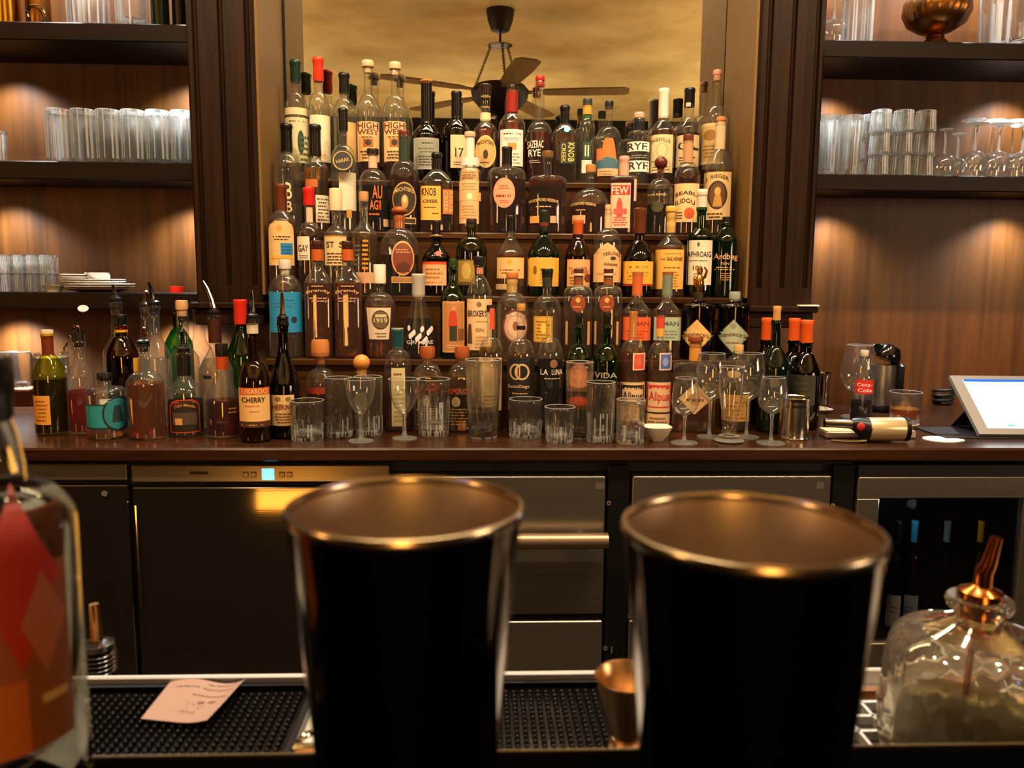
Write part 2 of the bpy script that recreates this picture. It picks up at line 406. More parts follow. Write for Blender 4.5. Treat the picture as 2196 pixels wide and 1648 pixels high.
B(4,1098,184,196,11,11,243,270,29,'clear','s','1c1210',('dark',262),[[('r',1073,278,1122,357,'e4dcd2'),('L',1078,283,1118,289,br,1),('r',1089,307,1108,322,'e08a3a'),('L',1078,294,1118,302,'8a8078',2),('L',1078,326,1118,352,'8a8078',4)]],'dark red bottle with long red sealed neck and white label',bands=[(196,243,12.5,'8e2418')],sty='m')
B(4,1157,164,176,10,10,262,288,29,'clear','k','a8281c',('red',287),[['printed_lettering',('T',1131,302,1166,318,'e8dcc8','SAZERAC'),('T',1134,321,1160,336,'e8dcc8','RYE'),('L',1134,342,1160,350,'c8a888',2)]],'long-necked clear bottle with red cork and white lettering on red spirit',sty='d')
B(4,1211,227,266,10,9,267,292,28,'clear','w','12100f',('dark',290),[[('r',1202,305,1238,352,'1e2a14'),('V',1205,309,1214,350,'d8b868','CREEK'),('V',1219,307,1232,348,'e8cc78','KNOB')]],'dark squarish bottle with black waxed top and yellow sideways lettering',q=.4,sty='m')
B(4,1259,213,225,10,9,255,282,18,'clear','s','2a3436',None,[[('r',1251,306,1268,342,'24442a'),('T',1255,312,1264,336,'c8d0b0','II'),('r',1249,344,1270,372,'d6d0c0')]],'slender clear bottle with gold neck wrap and small green label',bands=[(224,247,9.5,'d89a3c'),(249,257,10.5,'2a5a34')],sty='d')
B(4,1305,218,231,9,8,272,302,28,'clear','s','16181c',('whiskey',372),[[('r',1280,318,1291,346,'d87838'),('u',1288,297,1324,350,'e0702c'),('p',1276,336,1330,362,'3a6478'),('r',1283,362,1327,378,'d8ac80'),('L',1286,364,1322,376,'a04028',2)]],'clear bottle with orange and blue mountain label and amber glow below',sty='d')
B(4,1370,242,256,11,11,281,299,27,'clear','k','d09c88',None,[[('r',1345,304,1393,325,'e6e2d4'),('T',1347,307,1388,322,bk,'RYE'),('L',1350,330,1388,340,'8a8878',2),('r',1349,345,1393,369,'e6e2d4'),('T',1351,348,1391,364,bk,'RYE'),('L',1358,292,1386,299,bk,1)]],'clear bottle with black neck whose label reads RYE twice',bands=[(256,281,11.8,'14161c')],sty='h')
B(4,1422,191,252,11,10,258,286,31,'clear','f','e4dccb',('red',282),[[('r',1391,289,1444,371,'d9c596'),('B',1396,296,1438,308,'6a5a30','PIKESVILLE'),('o',1408,306,1434,338,'bca870'),('o',1411,309,1431,335,'d9c596'),('L',1398,342,1438,366,'6a5a30',4)]],'red whiskey bottle with tall white capsule and cream label',sty='m')
B(4,1477,190,227,11,10,252,282,28,'clear','f','121214',('dark',288),[[('r',1452,290,1500,358,'d0b88c'),('T',1456,304,1494,322,bk,'CA'),('r',1478,318,1499,323,br),('L',1456,334,1494,352,br,3)],['neck_label',('r',1470,203,1480,226,'d8b0a8'),('o',1472,207,1479,218,rd)]],'clear bottle with black capsule and pink neck seal on the topmost step',sty='m')
B(4,1535,151,164,9,9,226,266,29,'clear','k','cf927c',('red',366),[[('r',1503,264,1552,352,'cdb487'),('r',1507,270,1544,345,'b99a5c'),('o',1511,278,1538,302,'8a642a'),('L',1509,308,1540,338,'7a5a2a',4)]],'tall clear bottle with pink cork and gold paper label at the niche end',sty='d')
# ---- third step
B(3,616,266,323,12,10,330,362,31,'clear','w','0f0e0e',('water',440),[[('r',607,386,627,460,'1e1610'),('T',611,392,624,428,'dcc48c','B'),('T',611,432,624,456,'dcc48c','B')]],'round-shouldered clear bottle with thick black waxed neck on the third step',sty='d')
B(3,677,268,333,12,10,336,366,27,'clear','w','17120e',('gold',362),[[('r',675,419,706,478,'dcc8aa'),('L',678,422,704,474,br,7),('r',655,385,680,402,'b5622a')]],'black waxed bottle with closely lettered side label on the third step',sty='s')
B(3,737,234,279,10,8,311,348,28,'clear','f','15110f',None,[[('r',726,370,762,452,'d6ceb4'),('r',741,450,752,468,'c08a30')]],'tall clear bottle wearing a round black tag at its neck',sty='d')
B(3,800,320,330,13,9,364,396,33,'clear','s','241a14',('cola',400),[['printed_lettering',('T',798,398,819,427,'e06a2c','AU'),('T',792,430,816,451,'e06a2c','AGII'),('L',790,454,816,462,'d0602a',1)],[('r',821,470,834,486,'d0a878')]],'wide dark bottle with orange lettering and dark cap',bands=[(332,362,9.6,'d6b090')],sty='d')
B(3,867,282,292,12,11,345,386,32,'clear','s','5a2018',('dark',378),[[('o',841,391,892,464,'c29a52'),('o',843,394,890,461,'2e2416'),('B',846,402,887,416,'d8b468','MICHTERS'),('o',860,418,875,448,'b98a48'),('o',863,421,872,436,'e0c088'),('r',845,467,891,481,'c89858'),('r',863,470,889,479,'2e2416')]],'amber bottle with gold-rimmed dark oval label on the third step',bands=[(292,346,11.6,'2c3a2e')],sty='d')
B(3,937,328,363,11,10,366,398,35,'clear','w','100e0e',('dark',392),[[('r',902,400,945,473,'e0aa48'),('T',905,404,935,421,bk,'KNOB'),('T',907,429,939,436,bk,'CREEK'),('L',906,442,938,447,br,1),('L',925,455,942,460,br,1),('r',949,407,971,460,'b56a30'),('V',952,411,960,456,'e0b070','CREEK'),('V',963,411,970,456,'e0b070','KNOB')]],'square bottle with black waxed neck and big yellow label',q=.45,sty='m',sy=.9)
B(3,1008,284,292,12,9,352,372,24,'clear','s','c8a888',('gold',470),[[('r',985,360,1027,480,'dcaf7c'),('L',990,366,1022,384,'8a5a2a',3),('L',990,390,1022,408,'a87840',3),('r',986,413,1031,431,'e0b078'),('o',1001,415,1013,429,'f0dcb0'),('L',990,438,1022,470,'b88850',5)]],'narrow clear bottle with white paper collar and long cream label strip',sty='s',bands=[(292,340,9.8,'e8dccc'),(340,357,20,'e9dfd2')])
B(3,1087,316,356,11,10,358,394,42,'clear','f','12100f',('dark',386),[[('o',1058,382,1105,447,'e0906c'),('o',1061,386,1102,443,'e89a78'),('L',1062,412,1101,424,'8a3020',1),('L',1068,396,1095,406,'a84a30',2),('L',1070,428,1093,436,'a84a30',2)]],'broad flask-shaped amber bottle with salmon pink oval label',sty='h',sy=.75)
B(3,1174,325,336,12,9,376,402,41,'clear','s','6a4a24',('dark',384),[['printed_lettering',('B',1134,426,1198,437,'d8b070','WOODFORD RESERVE'),('L',1148,440,1186,445,'d0a868',1)],[('r',1137,464,1157,479,'e09a40')],[('r',1181,464,1193,479,'d89a78')]],'wide dark flask bottle with gold lettering, beside the salmon oval one',sty='h',sy=.72)
B(3,1266,354,368,11,9,405,444,46,'clear','s','a8743c',('dark',440),[['printed_lettering',('B',1219,434,1278,444,'d8b070','WOODFORD RESERVE'),('L',1236,447,1258,452,'d0a868',1)],[('r',1228,462,1256,480,'d8a070')],[('r',1212,462,1217,480,'d8a070')]],'wide dark flask bottle with gold lettering, beside the red and white labelled one',sty='d',sy=.7)
B(3,1338,336,345,11,10,378,392,30,'clear','s','d09884',('red',386),[[('r',1305,393,1353,490,'e6b494'),('r',1308,398,1352,419,'b82a24'),('T',1313,401,1348,417,'f0d8c0','FEW'),('p',1324,424,1336,466,'c8483a'),('r',1318,448,1346,460,'c8584a'),('L',1315,464,1348,484,'c04038',4)],[('r',1360,385,1367,432,'d8b09c')]],'square red bottle with white label and short white word on red',q=.8,sty='h',bands=[(345,378,10.6,'d89c86')])
B(3,1416,336,364,14,8,384,410,31,'clear','o','541c10',('cola',440),[['printed_lettering',('L',1388,410,1432,420,'8a7a50',1),('o',1398,432,1424,456,'3c3a24')]],'smoky clear bottle with dark red ball stopper',sty='d')
B(3,1474,290,302,11,10,350,388,32,'clear','s','5c2a1a',('red',374),[[('r',1448,394,1500,477,'dcb880'),('B',1450,410,1496,423,bk,'SEABL'),('B',1451,426,1492,442,bk,'ILIDOU'),('o',1470,446,1492,470,'c05020'),('L',1452,452,1468,470,br,3)]],'round-shouldered red bottle with cream label and orange spot',bands=[(302,350,10.8,'b88a60')],sty='d')
B(3,1543,252,262,10,10,322,368,31,'clear','k','c07a4c',('gold',366),[[('r',1512,369,1569,472,'cfae78'),('B',1515,374,1564,392,'4a3018','J. RIEGER'),('o',1520,388,1562,450,'3c2414'),('o',1524,393,1558,446,'5a3c1e'),('o',1535,402,1548,420,'c89858'),('u',1532,418,1552,444,'b0803c'),('L',1520,454,1556,468,br,2)]],'clear bottle with papered neck and cream label holding a dark oval',bands=[(264,322,10.6,'d8b48c')],sty='m')
# ---- second step
B(2,604,396,450,12,10,452,478,31,'clear','f','5e2a14',('whiskey',470),[[('a',576,474,628,570,'dcb277'),('o',592,484,604,497,'e09830'),('L',582,504,622,516,br,2),('r',600,522,625,547,'1a78b8'),('L',602,525,623,545,'0c4a80',3),('r',580,549,625,556,'d8a838')]],'clear bottle with brown capsule and blue sticker on its arched label',sty='m')
B(2,664,403,438,12,9,478,512,29,'clear','f','c81c18',('dark',492),[[('r',637,508,663,559,'e0d0b4'),('T',640,526,660,541,bk,'GAY'),('L',640,546,660,555,br,2)],['neck_label',('r',658,444,671,476,'d8b090')]],'dark bottle with bright red cap on the second step',sty='d')
B(2,721,405,450,13,9,482,506,30,'clear','s','dcc2a0',None,[[('r',696,506,742,570,'d8ba84'),('r',696,506,742,509,gd),('T',700,519,716,532,'1c2430','ST'),('T',726,519,738,532,'1c2430','S'),('L',700,540,738,566,br,4)]],'clear bottle with tall white cap and gold-edged cream label on the second step',sty='s')
B(2,781,412,430,10,9,474,506,29,'clear','s','b88a58',('gold',506),[[('L',775,510,790,578,'d89a20',7),('L',760,520,772,570,'5a6068',5),('r',762,585,803,608,'d0a074')]],'slope-necked clear bottle with gold sideways lettering',sty='s')  # stacked gold bars down the middle of the front
B(2,857,443,463,17,12,490,536,43,'clear','o','8e4420',('cola',548),[[('o',839,517,888,592,'d89c6c'),('o',842,521,885,588,'7c3c24'),('L',848,532,880,543,'d89c6c',2),('p',850,562,878,584,'5a2414'),('r',839,594,888,608,'d8a874'),('r',841,596,882,606,'a87a48')]],'egg-shaped dark bottle with brown wooden ball stopper and purple oval label',bands=[(463,491,11.5,'b05a24')],sty='d',hwb=36)
B(2,936,474,506,9,9,520,556,30,'black','f','17110f',None,[[('r',898,562,957,613,'dca876'),('r',898,562,957,568,'d0481c'),('L',908,572,950,598,'a06a30',3),('L',902,602,952,608,'b07038',1)],['neck_label',('d',930,538,950,550,'c0483c')]],'black bottle with orange-topped cream label on the second step',bands=[(505,508,13,'a87848')],sty='s')
B(2,1011,470,482,11,9,506,542,33,'olive','k','2a1e18',('cola',548),[[('r',980,557,1022,613,'4a3a1c'),('r',983,560,1018,609,'9a7c34'),('o',990,564,1010,600,'c0a050'),('L',984,602,1016,608,'3a2c10',1)]],'olive green round bottle with gilded label and dark cork',sty='d',bands=[(482,506,8.2,'8a5a34')])
B(2,1095,463,500,9,9,504,552,31,'clear','f','100f0f',('whiskey',545),[[('r',1066,553,1124,598,'e0b070'),('r',1069,556,1121,595,'e4b678'),('d',1086,556,1100,570,'e8a030'),('L',1070,575,1118,588,'7a4a1c',2),('r',1063,610,1096,622,'c8a074')]],'clear bottle with black neck capsule and gold A-topped label',sty='s')
B(2,1166,452,495,10,9,505,552,34,'dkgreen','f','1a221c',None,[[('r',1132,553,1199,615,'e0b048'),('r',1134,556,1197,612,'dca840'),('o',1144,571,1152,590,'7a5a1c'),('L',1158,570,1186,582,'7a5420',1),('L',1158,584,1184,608,'a8843c',4)]],'broad dark green bottle with yellow label on the second step',sty='m',bands=[(478,486,10.4,'6c241a')])
B(2,1239,472,505,11,10,510,553,27,'dkbrown','f','b8501c',None,[[('r',1217,557,1269,616,'d0a068'),('L',1221,568,1264,579,'7a4420',1),('r',1225,580,1262,588,'a86a38'),('o',1254,588,1268,606,'6a2c18'),('L',1222,592,1250,610,'7a4420',3)]],'dark bottle with orange copper capsule and tan label',sty='m')
B(2,1303,440,452,7,7,490,522,30,'clear','k','c8a478',('red',545),[[('p',1274,521,1333,606,'d8ac74'),('B',1294,540,1330,552,'5a3818','TEELING'),('o',1310,551,1322,559,'3a2c1c'),('T',1296,564,1326,573,'5a3818','Whiskey'),('L',1280,582,1328,590,'b08448',1)]],'clear bottle with long thin neck and tan house-shaped label',bands=[(452,490,7.2,'cfae84')],sty='d')
B(2,1371,447,498,13,10,516,560,35,'black','f','5a2a14',None,[[('r',1334,561,1401,610,'e0a030'),('r',1336,563,1399,608,'e6aa3c'),('L',1348,566,1390,576,'8a5a1a',1),('L',1342,580,1394,602,'a87828',3),('r',1334,611,1401,614,rd)]],'broad black bottle with brown capsule and bright yellow label',sty='m')
B(2,1438,443,457,12,10,502,534,32,'clear','k','e0a448',('whiskey',530),[[('r',1406,536,1467,621,'e2ac50'),('L',1424,542,1464,546,'8a5a20',1),('T',1418,555,1429,559,'6a4418','THE'),('T',1432,552,1464,560,'6a4418','BALVENIE'),('L',1422,570,1462,576,'8a5a20',1),('L',1430,580,1458,616,'a87430',6)]],'amber bottle with yellow cork and tall yellow label',bands=[(457,500,9.8,'d8a858')],sty='s')
B(2,1503,407,447,11,10,490,512,30,'green','f','e0d2be',('cola',512),[[('r',1471,516,1528,612,'ded0b4'),('o',1496,520,1502,530,'5a5a48'),('T',1473,540,1526,552,'2a2c28','LAPHROAIG'),('L',1480,556,1520,561,'6a6a58',1),('T',1489,570,1501,580,'3a4a30','10'),('L',1490,584,1516,606,'8a8468',4)]],'green bottle with white capsule and white label on the second step',sty='m',bands=[(418,421,11.6,'b89a80')])
B(2,1557,466,480,9,9,488,520,28,'dkgreen','s','0e0e0e',None,[['printed_lettering',('T',1533,544,1583,561,'d8a47c','Ardbeg'),('T',1548,564,1566,569,'d89a50','TEN'),('L',1536,571,1580,580,'c8a060',2),('L',1548,584,1572,602,'a87838',4)]],'black-green bottle with pale lettering straight on the glass, at the step end',sty='m')
# ---- lowest step
B(1,612,557,581,13,11,590,628,36,'clear','k','cfc4b8',('water',640),[[('r',578,627,645,714,'1f86bc'),('L',586,640,636,660,'146090',3),('o',622,680,634,694,'1c2430'),('L',584,690,618,708,'3fa0cc',3)]],'wide clear bottle with broad bright blue label',sty='d')
BR=lambda x:[['printed_lettering',('B',x-25,620,x+24,634,'d8a880','Brandy'),('L',x-20,636,x+20,648,'c09068',2),('L',x-16,610,x+16,616,'c09068',1)]]
B(1,682,517,560,12,11,572,610,30,'clear','f','3a1a12',('whiskey',606),BR(682),'amber bottle with script lettering, beside the blue labelled one',bands=[(536,560,12.8,'b8581c')],q=.3,sty='s')
B(1,746,518,560,12,11,572,610,30,'clear','f','3a1a12',('whiskey',606),BR(745),'amber bottle with script lettering, beside the white-capped bottle',bands=[(536,560,12.8,'b8581c')],q=.3,sty='s')
B(1,815,568,606,13,11,628,664,35,'clear','s','e0d6c6',('whiskey',655),[[('t',786,661,838,729,'d8c8ae'),('o',797,666,834,708,'4a3c2a'),('o',800,669,831,705,'6a5a3c'),('r',804,675,828,681,'d8c49a'),('T',801,683,830,693,'e8d8b0','1919'),('L',804,711,828,724,'8a6a48',2)]],'rounded bottle with white cap and dark disc on its white label',sty='d',hwb=30)
B(1,898,588,634,14,13,636,728,37,'clear','f','b8b0a8',('cola',684),[['printed_lettering',('T',872,731,928,739,'d8ccd0','GIN MARE')]+[('o',874+(i*37)%50,699+(i*53)%30,880+(i*37)%50,711+(i*53)%30,'d6c2c4') for i in range(22)]],'cone-shaped dark bottle with silver cap and white leaf pattern',sty='e')
B(1,971,556,575,8,8,605,645,27,'green','f','24401c',None,[[('r',949,647,996,757,'c8945c'),('r',952,651,993,752,'b87c48'),('o',968,658,978,668,'c89060'),('u',961,667,982,702,'c03c24'),('r',964,700,980,732,'2c3020'),('r',982,706,994,730,'7a4a28'),('L',955,738,990,748,'e0b080',2)]],'slim green bottle with tan label picturing a red-coated guard',sty='s')
B(1,1028,550,566,13,10,592,635,28,'clear','f','15131a',None,[[('r',1002,642,1055,752,'e2be8c'),('o',1022,648,1033,660,'8a6a48'),('T',1004,666,1044,680,'3a2c24',"BROKER'S"),('L',1020,686,1050,692,'a8845c',1),('T',1020,704,1038,712,'a88050','GIN'),('u',1003,696,1013,738,'5a3c28'),('L',1016,718,1050,746,'c89c68',4)],['neck_label',('r',1017,571,1037,590,'2a1c1c'),('r',1022,573,1036,588,'b87858')]],'clear gin bottle with tall cream label picturing a hatted figure',sty='m')
B(1,1098,585,600,13,12,628,664,35,'clear','k','b86a34',None,[[('o',1078,664,1134,738,'6a3830'),('o',1082,669,1130,733,'c8a08c'),('o',1090,679,1122,723,'dcb48e'),('B',1086,672,1126,682,'e8d0b8','PLYMOUTH'),('o',1100,690,1112,710,'8a5a3c')]],'clear bottle with copper cork and large round rimmed label',bands=[(600,628,11.6,'d0a860')],sty='d')
B(1,1173,577,594,12,10,634,668,32,'clear','f','101612',None,[[('r',1145,679,1186,735,'c89430'),('r',1148,682,1183,732,'dca83c'),('L',1150,686,1180,728,'8a5a28',6),('o',1160,694,1172,716,'f0c858')]],'clear bottle with black-green capsule and shiny gilt label',bands=[(594,620,10.6,'2a3028')],sty='d')
NS=lambda x:[[('o',x-17,634,x+15,670,'8a3c18'),('o',x-6,639,x+4,650,'d8a458'),('L',x-11,655,x+9,660,'e0a870',1)],[('r',x-27,690,x-22,740,'b88a60')],[('r',x+20,690,x+25,740,'b88a60')]]
B(1,1240,577,596,10,9,612,650,32,'clear','f','4a2016',('gold',680),NS(1241),'arched clear bottle with orange-brown disc, closer to the gilt-labelled bottle',bands=[(587,592,11,'e0c0a0'),(597,612,10,'8a4a28')],q=.25,sty='h')
B(1,1304,577,596,10,9,612,650,32,'clear','f','4a2016',('gold',680),NS(1303),'arched clear bottle with orange-brown disc, closer to the orange-labelled bottle',bands=[(587,592,11,'e0c0a0'),(597,612,10,'8a4a28')],q=.25,sty='h')
B(1,1366,585,632,11,11,640,672,31,'clear','f','d8683c',('gold',664),[[('r',1337,681,1396,731,'dd5a26'),('T',1362,690,1392,699,'8a2c18','MAN'),('L',1342,706,1392,726,'b04420',3)]],'clear bottle with orange capsule and matching orange label',bands=[(584,592,11.8,'a85a30')],q=.3,sty='s')
B(1,1430,585,634,11,11,642,674,32,'clear','f','7c8a74',('gold',668),[[('r',1404,681,1462,731,'9fae94'),('T',1424,690,1456,699,'4a5a4a','MAN'),('L',1410,706,1456,726,'6a7a68',3)]],'clear bottle with grey-green capsule and pale green label',bands=[(584,591,11.6,'8a4a28')],q=.3,sty='s')
HD=lambda x,c1,c2:[[('d',x-34,686,x+36,758,c1),('d',x-31,689,x+33,755,c2),('o',x-7,694,x+7,706,c1),('B',x-24,715,x+26,726,'5a4428',"HENDRICK'S"),('L',x-14,730,x+14,738,'8a6a3c',1)]]
B(1,1498,628,648,10,12,650,664,37,'black','s','2a2018',None,HD(1495,'d8a860','e0b46c'),'black apothecary bottle with tan diamond label and golden figure stopper',sty='h',hwb=33)
B(1,1575,626,646,12,12,650,664,34,'black','k','8f9484',None,HD(1574,'8a9078','a8b098'),'black apothecary bottle with grey-green diamond label',sty='h',hwb=31)
# ---- row on the counter in front of the steps
CY=('y',1.812)
B(CY,688,730,770,19,11,790,826,33,'clear','k','c07840',('red',840),[[('r',660,832,712,846,'8a2c14'),('L',662,852,712,905,'5a3a24',7)]],'clear bottle with wide orange wooden knob on the counter',bands=[(757,764,19,GL['clear'])],sty='d')
B(CY,776,761,796,18,13,806,826,31,'clear','o','c8863c',None,[],'clear bottle with round wooden ball stopper behind the stemmed glasses',bands=[(794,800,18,GL['clear'])],sty='d')
B(CY,853,704,746,12,11,750,784,30,'clear','f','1c4a50',('gold',800),[[('r',839,790,868,915,'cbbd8a'),('L',842,796,865,806,'5a4a20',1),('L',842,830,865,905,'a89a6a',8)]],'clear bottle with teal capsule and long narrow cream label',bands=[(704,708,12.6,'c0c8c0')],sty='d')
ES=lambda x:[['printed_lettering',('T',x-26,834,x+26,846,'d8501c','ESPOLON'),('o',x-16,852,x+2,874,'c8b080'),('L',x-24,874,x+22,912,'b89a68',6)]]
B(CY,917,744,771,16,11,780,812,33,'clear','k','9a4c24',('gold',800),ES(917),'squat clear bottle with brown knob cork and red lettering, beside the teal-capped bottle',q=.3,sty='d',bands=[(757,771,11.5,'d09a50')])
B(CY,991,744,771,16,11,780,812,33,'clear','k','9a4c24',('gold',800),ES(985),'squat clear bottle with brown knob cork and red lettering, behind the pint tumbler',q=.3,sty='d',bands=[(757,771,11.5,'d09a50')])
B(('y',1.82),1053,655,668,10,9,724,768,29,'clear','s','1a1614',('gold',745),[[('r',1028,768,1076,882,'d8b888'),('L',1036,776,1066,802,'7a4a28',3),('o',1038,812,1066,840,'c09a68'),('L',1034,846,1070,876,'8a5a34',3),('r',1066,776,1070,866,'6a3a20')],['neck_label',('r',1050,658,1060,708,'d8502c')]],'clear bottle with orange neck strip and large cream label',sty='d')
B(('y',1.80),1117,652,664,9,9,726,766,30,'clear','s','c08a3c',('gold',760),[[('r',1088,769,1146,862,'120e0d'),('o',1093,781,1120,816,'c8a070'),('o',1097,785,1116,812,'120e0d'),('o',1104,781,1136,816,'d8b488'),('o',1108,785,1132,812,'120e0d'),('T',1108,787,1116,810,'e0a850','II'),('T',1091,826,1136,835,'e0b480','SantoDiego'),('L',1098,840,1132,846,'c89868',1)]],'clear bottle with black label carrying a looped monogram',bands=[(700,708,9.6,'181210')],sty='d')
B(('y',1.81),1180,648,662,9,9,724,766,29,'clear','s','17120e',('cola',772),[['printed_lettering',('T',1160,793,1176,805,'e8d8c0','LA'),('T',1184,793,1206,805,'e8d8c0','LUNA'),('L',1166,809,1204,814,'c8b090',1),('o',1180,772,1196,790,'8a5a4a')]],'clear bottle with pale two-word lettering over dark spirit',sty='d')
B(('y',1.815),1240,672,700,8,9,738,776,33,'green','f','0f120c',('gold',790),[[('r',1216,798,1262,836,'d88a5c'),('L',1220,804,1258,830,'a85a38',3)],[('p',1216,852,1264,874,'c84420')]],'green mezcal bottle with peach label behind a tall tumbler',sty='m')
B(('y',1.80),1301,672,700,8,9,738,776,33,'green','f','0f120c',('cola',800),[['printed_lettering',('T',1276,800,1324,812,'a8a088','VIDA'),('L',1282,818,1320,826,'8a8468',1)]],'green mezcal bottle with faint four-letter name on the glass',sty='m')
AL=lambda x,c,d:[[('r',x-28,821,x+25,912,'d8b288'),('r',x-26,827,x+23,876,c),('r',x-23,836,x+20,873,'d8b288'),('L',x-20,828,x+18,836,'d8b288',1),('T',x-22,841,x+20,866,c,'Alipus'),('r',x-28,885,x+25,888,bk),('L',x-22,892,x+20,908,'8a5a38',2)],['stamp',('r',x-2,758,x+24,795,'dcb8a0'),('r',x+1,761,x+21,792,d),('o',x+5,768,x+17,786,'c86a4a' if d=='d84a30' else '8a9ac8')]]
B(CY,1357,652,664,9,9,728,764,29,'clear','s','1c1410',('whiskey',752),AL(1360,bk,'d84a30'),'mezcal bottle with red stamp and black lettered label',sty='d',bands=[(668,724,8.6,'d88a4c')])
B(CY,1415,664,676,8,8,734,768,28,'clear','s','2a1814',('gold',770),AL(1417,'c8342c','4a62a8'),'mezcal bottle with blue stamp and red lettered label',sty='d',bands=[(678,704,9,'c8483c'),(704,722,8.6,'d8a04c')])
B(('y',1.80),1490,722,736,16,12,776,790,48,'clear','k','7a3a1c',('gold',865),[[('d',1458,822,1528,890,'cfa46c'),('d',1462,826,1524,886,'d8b07c'),('o',1480,842,1506,870,'b88a58'),('L',1472,848,1516,862,'6a4a28',1)]],'wide flat clear decanter bottle with brown cork and tan diamond label',q=.7,sty='h',sy=.55,bands=[(736,774,12.6,'c88a3c')])
B(('y',1.82),1583,740,756,10,10,762,800,31,'clear','s','c8a060',('gold',826),[[('r',1552,848,1610,905,'c89850'),('L',1560,858,1604,900,'8a5a28',5)],[('o',1560,796,1590,812,'d0a868')]],'clear bottle with low tan label behind the thick-based flute',sty='d')
# ---- wine bottles by the end of the counter steps
B(('y',1.90),1641,682,732,11,11,750,800,30,'black','f','d8561c',None,[],'dark wine bottle with orange capsule, nearer the bottle steps',cat='wine bottle',name='wine_bottle')
B(('y',1.80),1662,657,690,8,10,742,792,33,'dkgreen','f','c8965c',None,[[('r',1634,806,1690,880,'1c1a10'),('L',1640,816,1684,870,'3a3620',4)]],'dark wine bottle stopped with a bare cork',cat='wine bottle',name='wine_bottle')
B(('y',1.93),1700,683,732,12,11,756,800,33,'black','f','d8561c',None,[],'dark wine bottle with orange capsule, half hidden behind another',cat='wine bottle',name='wine_bottle')
B(('y',1.84),1727,687,737,13,12,756,806,33,'black','f','d8561c',None,[[('r',1697,806,1750,870,'2a2818'),('L',1704,815,1744,860,'3c3a24',4)]],'dark wine bottle with orange capsule, standing beside the small steel beaker',cat='wine bottle',name='wine_bottle')
# ---- cocktail bottles on the counter before the shelves
B(('b',937),105,708,718,12,11,760,808,39,'yellow','s','d8c0a0',('inky',812),[[('r',68,850,102,912,'d89430'),('L',72,856,98,905,'8a4a14',6)],],'yellow-green bottle with cream cap and orange paper label at the counter end',bands=[(718,762,11.6,'6a2812')],sty='m')
B(('y',1.775),172,700,735,12,12,768,812,32,'clear','p',('17120f'),('cherry',838),[],'clear bottle of red liquor with black pourer beside the bar spoon',lean=0,sty='s',bands=[(712,735,12.6,'17120f')])
B(('b',946),226,801,814,15,13,828,852,40,'clear','s','14100e',('gold',924),[[('r',186,869,262,922,'0c3a3c'),('r',187,872,262,918,'1c8a92'),('r',214,857,244,868,'b8c8b8'),('o',217,852,280,928,'0a1c1e'),('o',221,857,276,923,'1c7a84'),('u',236,872,258,908,'123034')]],'short round bottle with turquoise label and dark-ringed circle',sty='h')
B(('y',1.86),262,675,700,12,12,722,768,35,'amber','f','0f0f12',('cola',772),[[('r',282,770,296,806,'d89a3c')]],'brown bottle with black cap and gold neck band',bands=[(700,713,12.6,'d89a24')],sty='m')
B(('y',1.96),253,613,652,12,12,712,760,34,'clear','p','1a1614',None,[],'clear bottle with steel pourer behind the brown gold-banded bottle',lean=-4,sty='s')
B(('b',946),311,703,745,13,11,796,824,42,'clear','p','1c1714',('whiskey',822),[],'amber-filled decanter with black pourer beside the turquoise labelled bottle',lean=3,sty='d')
B(('y',1.87),333,607,660,13,12,712,772,33,'clear','p','16130f',('water',770),[],'tall clear bottle with pourer behind the amber decanter',lean=-7,sty='s')
B(('y',1.97),314,625,664,10,10,715,765,26,'clear','p','2a2420',None,[],'slim clear bottle with pourer, half hidden behind a taller one',lean=5,sty='s')
B(('y',2.05),383,615,655,14,10,705,745,30,'green','s','d0281c',None,[],'green bottle with tall red cap beside the cork-topped bottle',sty='m')
B(('y',1.95),394,645,668,13,12,735,772,31,'clear','k','c89a6c',None,[],'clear bottle with pale cork under a red-capped green one',sty='s')
B(('b',941),396,710,760,13,13,806,842,41,'clear','p','1a1512',('cola',858),[[('a',364,858,424,930,'a83418'),('a',366,861,422,927,'1c0f0a'),('B',373,866,415,878,'c87a30','Old Monk'),('r',370,886,418,912,'4a3a28'),('r',374,898,388,912,'c89858')]],'dark rum bottle with black neck sleeve and red-rimmed black label',bands=[(764,806,13.8,'140f0d')],lean=-2,sty='s')
B(('y',2.02),428,648,660,13,12,720,765,30,'clear','s','b8c4b8',None,[[('r',440,660,446,690,'c8b058')]],'clear bottle with silvery cap near the fluted pillar',sty='s')
B(('y',1.86),463,603,680,13,12,738,800,36,'clear','p','17100e',('water',770),[[('r',436,806,452,814,bk)]],'clear handled-looking bottle with bent pourer near the red capped bottle',bands=[(684,736,13.4,'3a1a10')],lean=-20,sty='s')
B(('y',1.745),478,738,762,13,11,792,860,37,'clear','s','1a1512',('dark',858),[['printed_lettering',('L',486,872,506,888,'b87838',2)]],'bell-shaped amber bottle with orange waxed neck',bands=[(762,793,12.6,'b8481c')],sty='c')
B(('y',1.93),518,643,692,14,11,712,770,32,'green','f','d8301c',None,[],'dark green bottle with bright red capsule behind the cherry liqueur',sty='m',bands=())
B(('b',951),545,624,690,13,12,775,832,35,'dkbrown','p','15120f',None,[[('r',509,833,575,910,'e6b878'),('r',509,833,575,848,'d8601c'),('T',513,835,571,846,'f0c890','LUXARDO'),('T',518,853,566,864,'2a1810','CHERRY'),('L',520,867,562,873,'d87838',1),('L',530,880,556,884,'b08050',1),('r',510,905,576,918,'4a2414'),('L',514,908,572,914,'c89858',1)],['neck_label',('r',531,696,556,718,'d8c4b0')]],'dark bottle with orange and cream label reading CHERRY',lean=-1,sty='d')
